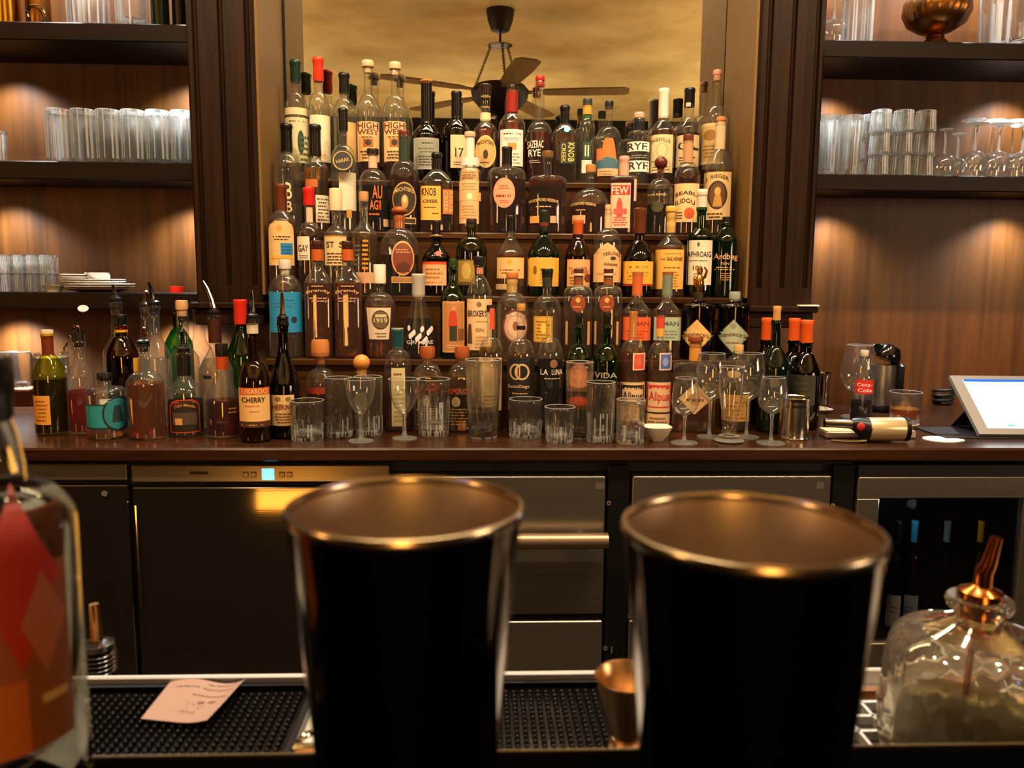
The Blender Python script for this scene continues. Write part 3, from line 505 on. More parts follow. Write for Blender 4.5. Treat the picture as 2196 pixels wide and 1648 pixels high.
B(('b',945),609,628,694,12,11,742,830,36,'black','p','100d0c',None,[[('r',581,848,628,914,'d8b47c'),('o',588,852,600,862,'8a6a30'),('o',610,852,622,862,'8a6a30'),('T',583,868,626,879,'8a2c18','HEERING'),('L',586,884,622,908,'7a4a28',4)]],'black bell-shouldered bottle with cream label, beside the orange labelled one',lean=0,sty='c')
place_all(); B=bottle
def find(lab):
    return [o for o in C.objects if o.get('label')==lab][0]
o=find('tall clear bottle wearing a round black tag at its neck')
m=M(); n=20
m.lathe([(.001,-.002),(.027,-.002),(.028,0),(.027,.002),(.001,.002)],PM('black_tag','#100e0d',.4),28)
m.lathe([(.021,.0022),(.0235,.0022),(.0235,.0028),(.021,.0028)],ink('b8903c'),28,cap0=False,cap1=False,close=True)
tx=[]; vs,fs=textmesh('HARAK'); 
m.add([(-.016+u*.032,-.004+v*.009,.0026) for u,v in vs],fs,ink('b8903c'))
g=m.obj('neck_tag',o); g.rotation_euler=(rad(80),rad(-14),rad(0)); p=U(735,345,Y=TY[3]-.045); g.location=o.matrix_basis.inverted()@p if False else (Matrix.Rotation(-o.rotation_euler[2],3,'Z')@(p-o.location))
m=M(); b=Matrix.Rotation(-o.rotation_euler[2],3,'Z')@(U(735,318,Y=TY[3]-.012)-o.location)
m.tube([b,(b+g.location)/2+Vector((.004,-.006,.004)),g.location+Vector((.004,.003,.025))],.0012,PM('black_cord','#100e0d',.8)); m.obj('tag_cord',o)
o=find('black apothecary bottle with tan diamond label and golden figure stopper')
s=(U(1548,610,Y=TY[1])-U(1448,610,Y=TY[1])).length/100
zb=U(1498,640,Y=TY[1]).z-o.location.z
gm=PM('gilt','#c89448',.22,1)
m=M(); m.lathe([(.010*1,zb-.002),(.011,zb+.006),(.006,zb+.012),(.008,zb+.022),(.011,zb+.034),(.009,zb+.046),(.004,zb+.056),(.0015,zb+.058)],gm,16)
m.tube([(0,0,zb+.040),(.012,-.006,zb+.05),(.016,-.010,zb+.064),(.010,-.01,zb+.073)],[.004,.0038,.0032,.002],gm); m.tube([(0,0,zb+.036),(-.013,-.004,zb+.046),(-.012,-.007,zb+.03)],[.0038,.003,.002],gm)
m.lathe([(.001,zb+.053),(.006,zb+.058),(.0072,zb+.066),(.005,zb+.073),(.001,zb+.076)],gm,14)
m.obj('figure_stopper',o)
# ---------------------------------------------------------------- glassware
def sc_at(px,py,Y): p=U(px,py,Y=Y); return (p-EYE).dot(_f)/F
def tumbler(label,cx,top,base,hwt,hwb,Y=None,z0=None,flute=None,cut=.45,amp=.05,thick=.16,wall=.0016,mat=None,liq=None,group=None,name='tumbler',cat='glass',inv=False,hh=None):
    mat=mat or GLASSWARE
    if Y is None:
        p=U(cx,base,z=CZ); z0=CZ; Y=p.y+hwb*((p-EYE).dot(_f)/F)
    P=U(cx,(top+base)/2,Y=Y); s=(P-EYE).dot(_f)/F
    rt,rb=hwt*s,hwb*s
    h=hh if hh else U(cx,top,Y=Y+rt if U(cx,top,Y=Y).z<1.25 else Y-rt).z-z0
    hb=h*thick; a=amp if flute else 0
    lp=lambda t:rb+(rt-rb)*t
    pr=[(rb*.8,0,0,0),(rb*.95,.0008,0,a*.5),(rb,h*.03,0,a)]
    for t in (.12,.22,.32,.42,.52,.62):
        if t<cut: pr.append((lp(t),h*t,0,a))
    pr+= [(lp(cut)*1.0,h*cut,0,a*.6),(lp(cut+.05),h*(cut+.05),0,0),(lp(.9),h*.9,0,0),(rt,h-.0008,0,0),(rt-wall*.5,h,0,0),(rt-wall,h-.0008,0,0),(lp(.6)-wall,h*.6,0,0),(lp(thick)-wall*1.3,hb+.004,0,0),(lp(thick)*.85,hb,0,0),(.001,hb,0,0)]
    T=thing(name,label,cat,(P.x,Y,z0),0,group)
    n=64 if flute else (72 if mat is SHELFG else 40)
    m=M().lathe(pr,mat,n,flute=flute)
    rg=random.Random(int(cx*3+top))
    if mat is GLASSWARE or mat is SHELFG:
        k=m.mi(GLINTG if mat is GLASSWARE else SHELF_GLINT); lim=h*(cut if flute else thick)+.002; low=h*(.2 if flute else thick)
        if mat is SHELFG: lim=h*.96; low=h*.06
        col=[rg.random()<(.34 if mat is GLASSWARE else .3) for _ in range(n)]  # random bright columns paint glints and streaks on the glass
        for i,f in enumerate(m.f):
            if len(f)!=4: continue
            zz=max(m.v[q][2] for q in f)
            if zz<low: 
                if rg.random()<.6: m.m[i]=k
            elif zz<lim and col[i%n] and (mat is SHELFG or rg.random()<.8): m.m[i]=k
            elif mat is GLASSWARE and min(m.v[q][2] for q in f)>h-.0012: m.m[i]=k
    m.obj('glass_body',T,smooth=50)
    if liq:
        lz=h*liq[1]; k=wall*1.5
        M().lathe([(.001,hb+.0006),(lp(thick)*.84,hb+.0008),(lp(thick)-k*1.2,hb+.005),(lp(liq[1])-k,lz),],LQ[liq[0]],40).obj('drink',T)
    if inv: T.rotation_euler=(math.pi,0,0); T.location.z=z0+h
    return T,h
def copy_tree(o,loc,label=None,group=None,rz=None):
    c=o.copy(); C.objects.link(c); c.location=loc
    if rz is not None: c.rotation_euler[2]=rz
    if label: c['label']=label
    if group: c['group']=group
    for ch in list(o.children):
        d=ch.copy(); C.objects.link(d); d.parent=c
        for g2 in ch.children:
            e=g2.copy(); C.objects.link(e); e.parent=d
    return c
def stem(label,cx,base,bowl,foot,Y=None,z0=None,stemhw=3,group=None,inv=False,name='wine_glass',zs=None,cat='wine glass',tall=None):
    """bowl: photo heights and half widths from rim down to where the stem starts"""
    if Y is None:
        p=U(cx,base,z=CZ); z0=CZ; Y=p.y+foot*((p-EYE).dot(_f)/F)
    P=U(cx,(bowl[0][0]+base)/2,Y=Y); s=(P-EYE).dot(_f)/F
    zf=lambda y:(U(cx,y,Y=Y).z-z0)
    if inv:
        zt=zf(min(b[0] for b in bowl)-0); H0=zt
    pts=[(max(.0015,hw*s),(zf(y) if not inv else None)) for y,hw in bowl]
    T=thing(name,label,cat,(P.x,Y,z0),0,group)
    rows=[(a,b) for a,b in reversed(pts)]
    inn=[(max(.001,a-.0009),b+(.0016 if i<2 else 0)) for i,(a,b) in enumerate(rows)]
    rt,zt=rows[-1]
    M().lathe(rows,WINEG,36,cap1=False).lathe([(rt-.0006,zt-.0005),(rt+.0005,zt-.0005),(rt+.0005,zt+.0004),(rt-.0006,zt+.0004)],GLINTG,36,close=True).obj('bowl',T,smooth=60)  # whitened ring paints a bright rim line
    z1=rows[0][1]; r1=stemhw*s
    M().lathe([(r1*2.2,.0035),(r1*1.15,.012),(r1,z1*.4),(r1*1.05,z1*.85),(max(r1*1.6,rows[0][0]*.9),z1)],STEM,16).obj('stem',T)
    fr=foot*s
    M().lathe([(fr*.96,0),(fr,.0012),(fr*.97,.002),(fr*.4,.0035),(r1*2.3,.0042)],STEM,36).obj('foot',T)
    return T
GR='glasses lined up along the counter front'
tumbler('short cut-base rocks glass standing before the black bell-shouldered bottle',659,853,951,36,33,flute=22)
tumbler('cut-base highball glass between the rocks glass and the stemmed pair',727,806,942,29,28,flute=20,cut=.35,thick=.08)
tumbler('cut-base highball glass directly behind the stemmed glass with wooden ball stopper bottle',790,804,938,31,29,flute=20,cut=.35,thick=.08)
def nick(label,cx,base,t,hw): return stem(label,cx,base,[(t,hw),(t+18,hw-1),(t+38,hw-4),(t+56,hw-11),(t+68,hw-20),(t+76,7)],27,stemhw=4)
nick('small cut stemmed cocktail glass before two highball glasses',773,952,813,33)
nick('small cut stemmed cocktail glass before the teal-capped bottle',867,946,813,33)
tumbler('tall ribbed tumbler with thick base, before the bottle lettered in red',930,808,940,36,32,flute=16,cut=.62,amp=.035,thick=.14)
tumbler('plain tapered pint tumbler before the cream labelled bottle',1036,767,934,39,31,thick=.1,Y=1.727,z0=CZ)
tumbler('short cut-base rocks glass before the black monogram label',1127,850,944,36,34,flute=22)
tumbler('short tapered rocks glass with faceted base beside the straight one',1200,867,955,33,27,flute=14,amp=.09,cut=.5)
tumbler('tall plain highball before the green bottle with peach label',1242,773,936,30,26,thick=.07,Y=1.722,z0=CZ)
tumbler('tall cut-base highball before the green bottle with faint letters',1288,815,953,31,29,flute=20,cut=.5,thick=.1)
tumbler('short faceted tumbler before the black lettered mezcal label',1352,852,956,31,29,flute=14,amp=.08,cut=.45)
def wine(label,cx,base,t,r0,rm,ym,yb,foot,**k):
    b=[]
    for i in range(11):
        y=t+(yb-t)*i/10; 
        if y<=ym: u=(y-t)/(ym-t); hw=r0+(rm-r0)*math.sin(u*math.pi/2)
        else: u=(y-ym)/(yb-ym); hw=4+(rm-4)*max(0,1-u**1.9)**.75
        b.append((y,hw))
    return stem(label,cx,base,b,foot,**k)
wine('small tulip wine glass before the flat decanter bottle',1469,956,811,22,29,862,893,29)
wine('large wine glass behind the thick-based flute, by the decanter bottle',1524,943,758,27,35,815,862,26,Y=None)
wine('large wine glass behind the thick-based flute, by the dark wine bottles',1604,943,758,27,34,810,862,27)
wine('small tulip wine glass beside the ribbed tin can',1656,957,810,23,31,856,890,30)
stem('thick-based slender tulip beer flute between the tall wine glasses',1566,953,[(787,25),(805,27),(830,27),(860,22),(890,17),(915,15),(930,15),(934,8)],25,stemhw=14,name='beer_glass',cat='glass')
wine('tall empty wine glass before the soda bottle and steel grinder',1840,900,740,26,37,806,846,30)
# white sauce bowl
p=U(1412,948,z=CZ); s=(p-EYE).dot(_f)/F
m=M(); m.lathe([(.013,0),(.0145,.002),(.015,.004),(.022,.012),(.0285,.026),(.030,.031),(.0285,.031),(.0265,.026),(.02,.012),(.001,.008)],PM('white_china','#e8e2d6',.25,coat=.4),36,q=.25)
tag(m.obj('sauce_bowl',None,loc=(p.x,p.y+.017,CZ)),'small white square-sided china bowl among the glasses','bowl')
# ribbed tin can
p=U(1713,946,z=CZ); s=(p-EYE).dot(_f)/F; r=33*s; Yc=p.y+r; h=U(1713,851,Y=Yc).z-CZ
pr=[(r*.97,0),(r,.002),(r*.97,.005)]
for i in range(14):
    z=.012+(h-.03)*i/14; pr+=[(r*.955,z),(r*.975,z+(h-.03)/28)]
pr+=[(r*.965,h-.012),(r*.965,h-.004),(r,h-.002),(r*.985,h),(r*.94,h-.002),(r*.93,.004),(.001,.003)]
T=thing('tin_can','opened ribbed tin can standing at the counter edge beside a tulip glass','tin can',(p.x,Yc,CZ)); M().lathe(pr,PM('tinplate','#c8c0b0',.2,1),48).obj('can_wall',T)
# steel beaker on a saucer
p=U(1770,888,z=CZ); s=(p-EYE).dot(_f)/F; Yc=p.y+24*s
T=thing('saucer','small white saucer under the narrow steel beaker','saucer',(p.x,Yc,CZ))
M().lathe([(.016,0),(.018,.003),(24*s,.008),(25*s,.009),(23*s,.0095),(.017,.006),(.001,.005)],PM('white_china','#e8e2d6',.25,coat=.4),40).obj('dish',T)
h=U(1764,798,Y=Yc).z-CZ; r=14*s
T=thing('steel_beaker','narrow polished steel jigger cup standing on a white saucer','jigger',(U(1764,860,Y=Yc).x,Yc,CZ+.0062))
M().lathe([(r*.85,0),(r*.9,.002),(r*.92,h*.5),(r,h-.02),(r*1.25,h-.008),(r*1.2,h-.008),(r*.9,h-.02),(r*.8,.004),(.001,.003)],CHROME,32).obj('cup',T)
# big wooden cork / muddler
p=U(1803,868,z=CZ); Yc=p.y+.03
T=thing('wooden_muddler','thick cork-brown muddler lying behind the wine glass','muddler',(p.x,Yc,CZ+.0215),rad(8))
m=M(); m.tube([(-.028,0,0),(-.026,0,0),(.02,0,0),(.026,0,0),(.075,.004,0)],[.016,.0195,.0195,.018,.012],PM('pale_wood','#b0764a',.6),24); m.obj('handle_body',T)
M().tube([(-.017,0,0),(-.016,0,0)],.0198,PM('dark_ring','#4a2c18',.6),24).obj('ring',T); M().tube([(.002,0,0),(.003,0,0)],.0198,PM('dark_ring','#4a2c18',.6),24).obj('ring',T)
# soda bottle with red label
B(('y',1.93),1852,752,762,9,9,770,812,22,'clear','s','c8c0b4',('cola',860),[[('r',1838,816,1875,846,'c82418'),('T',1841,822,1871,830,'f0d8d0','Coca-'),('T',1843,834,1871,842,'f0d8d0','Cola')]],'slim clear soda bottle with red label behind the tall wine glass',sty='s',name='soda_bottle')
# steel grinder with black lid
p=U(1887,890,z=CZ); s=(p-EYE).dot(_f)/F; r=28*s; Yc=p.y+r+.03; s=sc_at(1887,820,Yc); r=27*s
h=U(1887,782,Y=Yc).z-CZ; hb=U(1887,866,Y=Yc).z-CZ; ht=U(1887,738,Y=Yc).z-CZ
T=thing('coffee_grinder','brushed steel and black electric grinder with tilted lid','grinder',(U(1890,830,Y=Yc).x,Yc,CZ))
M().lathe([(r*.95,0),(r*1.05,.004),(r*1.05,hb-.003),(r,hb)],BLACKP,36).obj('base',T)
M().lathe([(r,hb),(r,h)],brushed('beaker_steel','#b0a89c',.28,2),36).obj('steel_body',T)
m=M(); m.box((r*.85,-.022,hb*.2),(r*1.55,.03,h*1.02),BLACKP,.006); m.obj('motor_housing',T)
m=M(); m.lathe([(r*1.02,0),(r*1.08,.006),(r*1.0,.022),(r*.72,.038),(.001,.046)],PM('glossy_black','#0b0b0c',.12),36,sy=.9)
o=m.obj('lid',T); o.location=(.006,0,h+.012); o.rotation_euler=(0,rad(24),0)
M().box((-r*.95,-.012,h+.028),(-r*.2,.012,ht+.001),CHROME,.003).obj('lid_latch',T)
# whisky glass on a coaster
p=U(1941,914,z=CZ); s=(p-EYE).dot(_f)/F
tag(M().lathe([(.040,0),(.041,.0008),(.041,.0016),(.001,.0018)],PM('white_paper','#ece6da',.8),40).obj('coaster',None,loc=(p.x+.008,p.y+.036,CZ)),'round white paper coaster under the whiskey glass','coaster')
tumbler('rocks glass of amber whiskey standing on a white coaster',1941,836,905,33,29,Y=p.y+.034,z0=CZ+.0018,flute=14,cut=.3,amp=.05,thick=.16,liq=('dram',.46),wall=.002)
# loose coaster
p=U(2020,943,z=CZ)
m=M(); k=[]; 
for i in range(40):
    a=2*math.pi*i/40; k.append((.040*math.cos(a)+ (.006 if math.cos(a)>.8 and math.sin(a)<0 else 0),.034*math.sin(a)))
m.add([(x,y,0) for x,y in k]+[(x,y,.0014) for x,y in k],[tuple(range(39,-1,-1)),tuple(range(40,80))]+[(i,(i+1)%40,40+(i+1)%40,40+i) for i in range(40)],PM('white_paper','#ece6da',.8))
tag(m.obj('coaster',None,loc=(p.x,p.y,CZ)),'loose white paper coaster lying before the tablet stand','coaster')
# kitchen torch
p=U(1895,953,z=CZ)
T=thing('kitchen_torch','kitchen blowtorch with steel nozzle lying on its side','blowtorch',(p.x,p.y+.028,CZ+.0265),rad(-6))
S=(U(1995,930,Y=p.y)-U(1895,930,Y=p.y)).length/100
M().tube([(-22*S,0,0),(-21*S,0,0),(50*S,0,.002),(52*S,0,.002)],[.024,.0255,.0255,.024],PM('cream_canister','#cdb890',.3,.5),32).obj('gas_canister',T)
M().tube([(52*S,0,.002),(53*S,0,.002),(60*S,0,.002),(62*S,0,.002)],[.024,.0262,.0262,.02],BLACKP,32).obj('base_cap',T)
M().tube([(-56*S,0,.010),(-48*S,0,.010),(-30*S,0,.004),(-22*S,0,0)],[.012,.015,.022,.0258],BLACKP,28).obj('head',T)
M().tube([(-112*S,.002,.012),(-60*S,0,.011),(-54*S,0,.010)],[.0095,.0105,.0105],STEEL,24).obj('nozzle',T)
o=M().lathe([(.0085,0),(.0085,.004),(.006,.006),(.001,.0065)],PM('red_button','#b02424',.35),24).obj('button',T); o.location=(-42*S,-.0155,.008); o.rotation_euler=(rad(90),0,0)
M().tube([(-100*S,-.012,-.024),(-60*S,-.02,-.024),(-30*S,-.018,-.022)],[.003,.0035,.004],STEEL,10).obj('trigger_bar',T)
# foil pack
a=U(1752,932,z=CZ); b=U(1900,915,z=CZ)
T=thing('foil_packet','flat paper and foil packet under the torch nozzle','packet',(0,0,0))
M().box((a.x,p.y+.058,CZ),(b.x-.01,p.y+.105,CZ+.016),PM('foil','#b8a8a0',.35,.7),.003).obj('packet_body',T)
m=M(); m.box((a.x+.001,p.y+.06,CZ+.0161),(b.x-.012,p.y+.103,CZ+.0168),PM('paper_print','#d8c48c',.7)); m.obj('printed_face',T)
# napkin on the ledge comes with the pillar below
# ---------------------------------------------------------------- tablet, cable
tl=U(2036,812,Y=1.83); bl=U(2100,938,z=CZ+.004)
T=thing('tablet','silver tablet with bright white screen on a folding stand','tablet',(bl.x,bl.y,CZ))
# local frame: x along the lower edge, v up the leaning face
ex=Vector((1,-.04,0)).normalized(); vv=(tl-bl); vv=vv-ex*vv.dot(ex)*0
wid=.30
ax=ex; up=Vector((tl.x-bl.x,tl.y-bl.y,tl.z-bl.z)); up0=up
nv=ax.cross(up).normalized(); 
if nv.y>0: nv=-nv
def tb(u,v,o): return Vector((0,0,.011))+ax*(u*wid)+up*v+nv*o
def slab(u0,u1,v0,v1,o0,o1,mat):
    m=M(); a=[tb(u0,v0,o0),tb(u1,v0,o0),tb(u1,v1,o0),tb(u0,v1,o0)]; b=[tb(u0,v0,o1),tb(u1,v0,o1),tb(u1,v1,o1),tb(u0,v1,o1)]
    m.add(a+b,[(0,1,2,3),(7,6,5,4),(0,4,5,1),(1,5,6,2),(2,6,7,3),(3,7,4,0)],mat); return m
slab(0,1,0,1,-.009,0,PM('silver_case','#a8a8ac',.35,.6)).obj('case',T,smooth=0)
scr=slab(.085,.96,.10,.93,0,.0008,PM('screen_white','#ffffff',.3,emit='#dff0ff',es=3.2)).obj('screen',T,smooth=0)
slab(.085,.96,.885,.93,.0009,.0012,PM('screen_bar','#1050b0',.3,emit='#1450b4',es=1.0)).obj('title_bar',scr,smooth=0)
slab(.24,.29,.125,.15,.0009,.0012,PM('screen_dot','#20b0a0',.3,emit='#30c8b4',es=1.0)).obj('icon',scr,smooth=0)
m=M(); m.box((-.075,.0,0),(.30,.13,.004),PM('dark_stand','#1c1c20',.4),.001)
m.add([tb(.05,.5,-.010),tb(.95,.5,-.010),tb(.95,.02,-.010)+Vector((0,.13,-.004)),tb(.05,.02,-.010)+Vector((0,.13,-.004))],[(0,1,2,3)],PM('dark_stand','#1c1c20',.4)); m.obj('stand',T,smooth=0)
p=U(2035,872,z=CZ)
T=thing('power_plug','black coiled cable with plug lying on the counter behind the tablet','cable',(p.x,p.y+.03,CZ))
pts=[(.026*math.cos(a*.5),.02*math.sin(a*.5),.006+.0011*a) for a in range(0,40)]
M().tube(pts,.0042,PM('black_cable','#0d0d0e',.5),8).obj('cable_coil',T)
M().box((-.018,-.014,0),(.020,.012,.030),BLACKP,.004).obj('plug',T)
M().tube([(-.02,.01,.022),(-.06,.02,.012),(-.12,.03,.004),(-.15,.045,.003)],.002,PM('grey_cable','#8a8680',.5),8).obj('lead',T)
# ---------------------------------------------------------------- jar with bar spoon, wooden box, far tumblers
Yj=1.93
P0=U(112,800,Y=Yj); s=sc_at(112,800,Yj); r=36*s; h=U(112,757,Y=Yj).z-CZ
T=thing('glass_jar','ribbed glass jar of white syrup behind the yellow-green bottle','jar',(P0.x,Yj,CZ))
pr=[(r*.9,0),(r,.004),(r,h*.6),(r*.9,h*.7)]
for i in range(4): pr+=[(r*.96,h*(.72+i*.065)),(r*.9,h*(.75+i*.065))]
pr+=[(r*.92,h),(r*.84,h),(r*.82,h*.72),(r*.9,h*.58),(r*.9,.006),(.001,.006)]
M().lathe(pr,SHELFG,40).obj('jar_wall',T)
M().lathe([(.001,.0065),(r*.88,.0068),(r*.86,h*.55),(r*.8,h*.72),(r*.8,h*.93)],PM('milky_syrup','#eef2f0',.3),36).obj('syrup',T)
# spoon
a=U(132,762,Y=1.926); b=U(178,662,Y=1.905)
T=thing('bar_spoon','twisted steel bar spoon with flat disc end leaning in the jar','bar spoon',a)
d=b-a; lo=-d.normalized()*.075
n=60; m=M(); pts=[]; 
for i in range(n+1):
    t=i/n; q=lo+(d-lo)*t; tw=t*60; pts.append(q+Vector((math.cos(tw),0,math.sin(tw)))*.0012)
m.tube(pts,[.0024]*20+[.0028 if (i//2)%2 else .0018 for i in range(n-29)]+[.0022]*10,CHROME,6); m.obj('twisted_handle',T)
o=M().lathe([(.001,-.0012),(.0105,-.0012),(.0115,0),(.0105,.0012),(.001,.0014)],PM('satin_spoon','#e4e0d8',.4,.5),24).obj('disc_end',T); o.location=d; o.rotation_euler=(rad(38),rad(18),0)
p0=U(-30,872,z=CZ); p1=U(64,872,z=CZ)
hb=U(60,835,Y=p1.y).z-CZ
T=thing('wooden_box','reddish wooden box with pale lid edge at the counter end','box',(0,0,0))
M().box((p0.x-.06,p1.y,CZ),(p1.x,p1.y+.10,CZ+hb-.006),wood('red_wood','#4a1c0c','#7a3416',.4,(4,30,30)),.002).obj('box_body',T)
M().box((p0.x-.06,p1.y-.002,CZ+hb-.006),(p1.x+.001,p1.y+.102,CZ+hb),PM('pale_wood','#b0764a',.6),.001).obj('box_lid',T)
ys=p1.y+.05; zb=CZ+hb
tumbler('plain clear tumbler standing on the reddish wooden box',44,752,835,20,18,Y=ys,z0=zb,thick=.1)
tumbler('plain clear tumbler on the reddish wooden box, partly behind the blurred bottle',8,752,835,20,18,Y=ys+.01,z0=zb,thick=.1)
# ---------------------------------------------------------------- shelf boards
DW=wood('dark_walnut','#130702','#321a08',.45,(60,60,2.5))
DWH=wood('dark_walnut_long','#0c0502','#201106',.45,(2.5,60,60))
PANEL=wood('walnut_panel','#4a280c','#784616',.5,(26,26,1.2),.06)
pp=[n for n in PANEL.node_tree.nodes if n.type=='BSDF_PRINCIPLED'][0]; pp.inputs['Coat Weight'].default_value=.35; pp.inputs['Coat Roughness'].default_value=.42
SFY=1.985; BPY=2.216
XL=-1.75; XR=1.85
lp_in=U(551,300,Y=1.958).x; lp_out=U(409,345,Y=1.958).x
rp_in=U(1620,300,Y=1.958).x; rp_out=U(1757,350,Y=1.958).x
def shelf(lab,side,ytop,ybot,xref):
    zt=U(xref,ytop,Y=SFY).z; zb=U(xref,ybot,Y=SFY).z
    x0,x1=(XL,lp_out) if side<0 else (rp_out,XR)
    T=thing('wall_shelf',lab,'shelf',(0,0,0))
    M().box((x0,SFY+.012,zb+.006),(x1,BPY,zt),DWH,0).obj('board',T,smooth=0)
    m=M(); m.box((x0,SFY,zb),(x1,SFY+.013,zt+.0006),DWH,.0025); m.obj('front_edge',T,smooth=0)
    return zt,zb
L1=shelf('dark wooden shelf board carrying brass pots and jars',-1,49,88,200)
L2=shelf('dark wooden shelf board under the row of highball glasses',-1,347,386,200)
L3=shelf('dark wooden shelf board carrying the stack of saucers',-1,628,662,200)
R1=shelf('dark wooden shelf board under the brass urn',1,89,126,1980)
R2=shelf('dark wooden shelf board under the upturned stemware',1,376,410,1980)
# copies of one highball
Yh=2.035
T0,h0=tumbler('clear highball glass upturned in the long row above the saucers',126,240,345,25,25,Y=Yh,z0=L2[0],thick=.12,mat=SHELFG,group='upturned highballs on the middle shelf',inv=True,hh=.128,wall=.002,name='highball_glass')
w=sc_at(126,300,Yh)*52.5
for j in range(2):
    for i in range(6):
        if i or j: copy_tree(T0,(T0.location.x+w*i-(.012 if j else 0)*0,Yh+.068*j,L2[0]+h0))
Tt,ht=tumbler('clear taller highball glass upturned behind the long row',311,232,345,25,25,Y=Yh+.136,z0=L2[0],thick=.12,mat=SHELFG,group='taller upturned highballs at the row end',inv=True,hh=.143,wall=.002,name='highball_glass')
for i in (1,2): copy_tree(Tt,(Tt.location.x+w*i,Yh+.136,L2[0]+ht))
tumbler('small footed glass alone at the far end of the highball shelf',3,280,345,13,9,Y=2.05,z0=L2[0],mat=SHELFG)
# shot glasses two high
Ts,hs=tumbler('small ribbed shot glass in the double-decked rows beside the saucers',11,552,620,13.4,12.5,Y=2.03,z0=L3[0],flute=12,cut=.6,amp=.05,mat=SHELFG,group='double-decked shot glasses',hh=.0445,name='shot_glass',cat='shot glass')
w=sc_at(11,600,2.03)*27.4
for j in range(2):
    for k in range(2):
        for i in range(4):
            if i or j or k: copy_tree(Ts,(Ts.location.x+w*i,2.03+j*.036,L3[0]+hs*k+.0003*k))
# saucers
STACKX=207
def plate(lab,cx,rpx,z,th,col='#e2e0dc',Y=2.065,dx=0,mt=None):
    s=sc_at(cx,600,Y); x=U(cx,600,Y=Y).x; r=rpx*s
    T=thing('saucer',lab,'plate',(x,Y,z),0,None)
    M().lathe([(r*.55,0),(r*.58,.002),(r*.97,th-.001),(r,th),(r*.97,th+.001),(r*.56,.0045),(r*.5,.003),(.001,.003)],mt or PM('plate_china_'+col,col,.22,coat=.4),40).obj('dish',T)
    return z
z=L3[0]
plate('broad dark-rimmed plate lowest in the saucer pile',212,69,z,.008,'#5a3a2a'); z+=.0062
plate('broad white plate second lowest in the saucer pile',212,70,z,.008); z+=.0062
plate('broad white plate third from the bottom of the saucer pile',214,70,z,.008); z+=.0062
plate('white plate fourth from the bottom of the saucer pile',200,64,z,.008); z+=.0062
plate('white plate fifth from the bottom of the saucer pile',200,64,z,.007); z+=.0062
plate('small white saucer topping the pile under the steel pans',178,44,z,.006); z+=.0062
plate('topmost small white saucer in the pile',176,43,z,.006)
s=sc_at(214,580,2.065); x=U(215,580,Y=2.065).x
T=thing('steel_ramekin','low steel ramekin resting on the pile of saucers','ramekin',(x,2.05,z-.004))
M().lathe([(23*s,0),(24*s,.002),(25*s,.014),(25.5*s,.015),(24.5*s,.015),(23*s,.003),(.001,.002)],STEEL,32).obj('pan',T)
p=U(120,618,Y=2.03)
T=thing('china_dish','small white square dish at the end of the saucer pile','dish',(p.x,2.02,L3[0])); M().lathe([(.012,0),(.0125,.002),(.021,.016),(.022,.0165),(.02,.0165),(.011,.003),(.001,.003)],PM('white_china','#e8e2d6',.25),32,q=.6).obj('dish',T)
# top shelf
def pot(lab,cat,nm,cx,hw,z0,Y,prof,mat,parts=()):
    s=sc_at(cx,20,Y); x=U(cx,20,Y=Y).x; T=thing(nm,lab,cat,(x,Y,z0))
    M().lathe([(a*hw*s,b) for a,b in prof],mat,40).obj('body',T); return T,s
BR1=PM('brass','#b8842c',.28,1); BR2=PM('aged_copper','#8a5a2a',.32,1)
T,s=pot('yellow brass canister at the far end of the top shelf','canister','brass_canister',14,27,L1[0],2.05,[(.95,0),(1,.003),(1,.12),(1.04,.124),(1,.13),(.9,.13),(.88,.01),(.001,.01)],BR1)
T,s=pot('round copper mug with ring handle on the top shelf','mug','copper_mug',82,24,L1[0],2.05,[(.9,0),(1,.004),(1.02,.05),(1,.09),(.94,.09),(.94,.006),(.001,.005)],BR2)
m=M(); m.tube([(.02*math.cos(a*.3)+.008,-.026-.006*math.sin(a*.3),.03+.018*math.sin(a*.3)) for a in range(22)],.002,CHROME,8); m.obj('ring_handle',T)
tumbler('wide clear glass jar beside the copper mug on the top shelf',187,-60,47,44,41,Y=2.05,z0=L1[0],mat=SHELFG,hh=.14,wall=.003,thick=.06,name='glass_jar',cat='jar')
tumbler('straight clear vase glass with thick wall on the top shelf',282,-40,47,34,33,Y=2.05,z0=L1[0],mat=SHELFG,hh=.16,wall=.004,flute=18,cut=.9,amp=.02,name='glass_vase',cat='vase')
B(('Z',2.05,L1[0]),341,-160,-120,8,9,-60,4,19,'dkgreen','s','100f0e',None,[],'black-green bottle with clear neck strip on the top shelf',sty='d')
B(('Z',2.05,L1[0]),383,-160,-120,8,9,-70,-20,16,'black','s','100f0e',None,[],'small black bottle at the pillar end of the top shelf',sty='d')
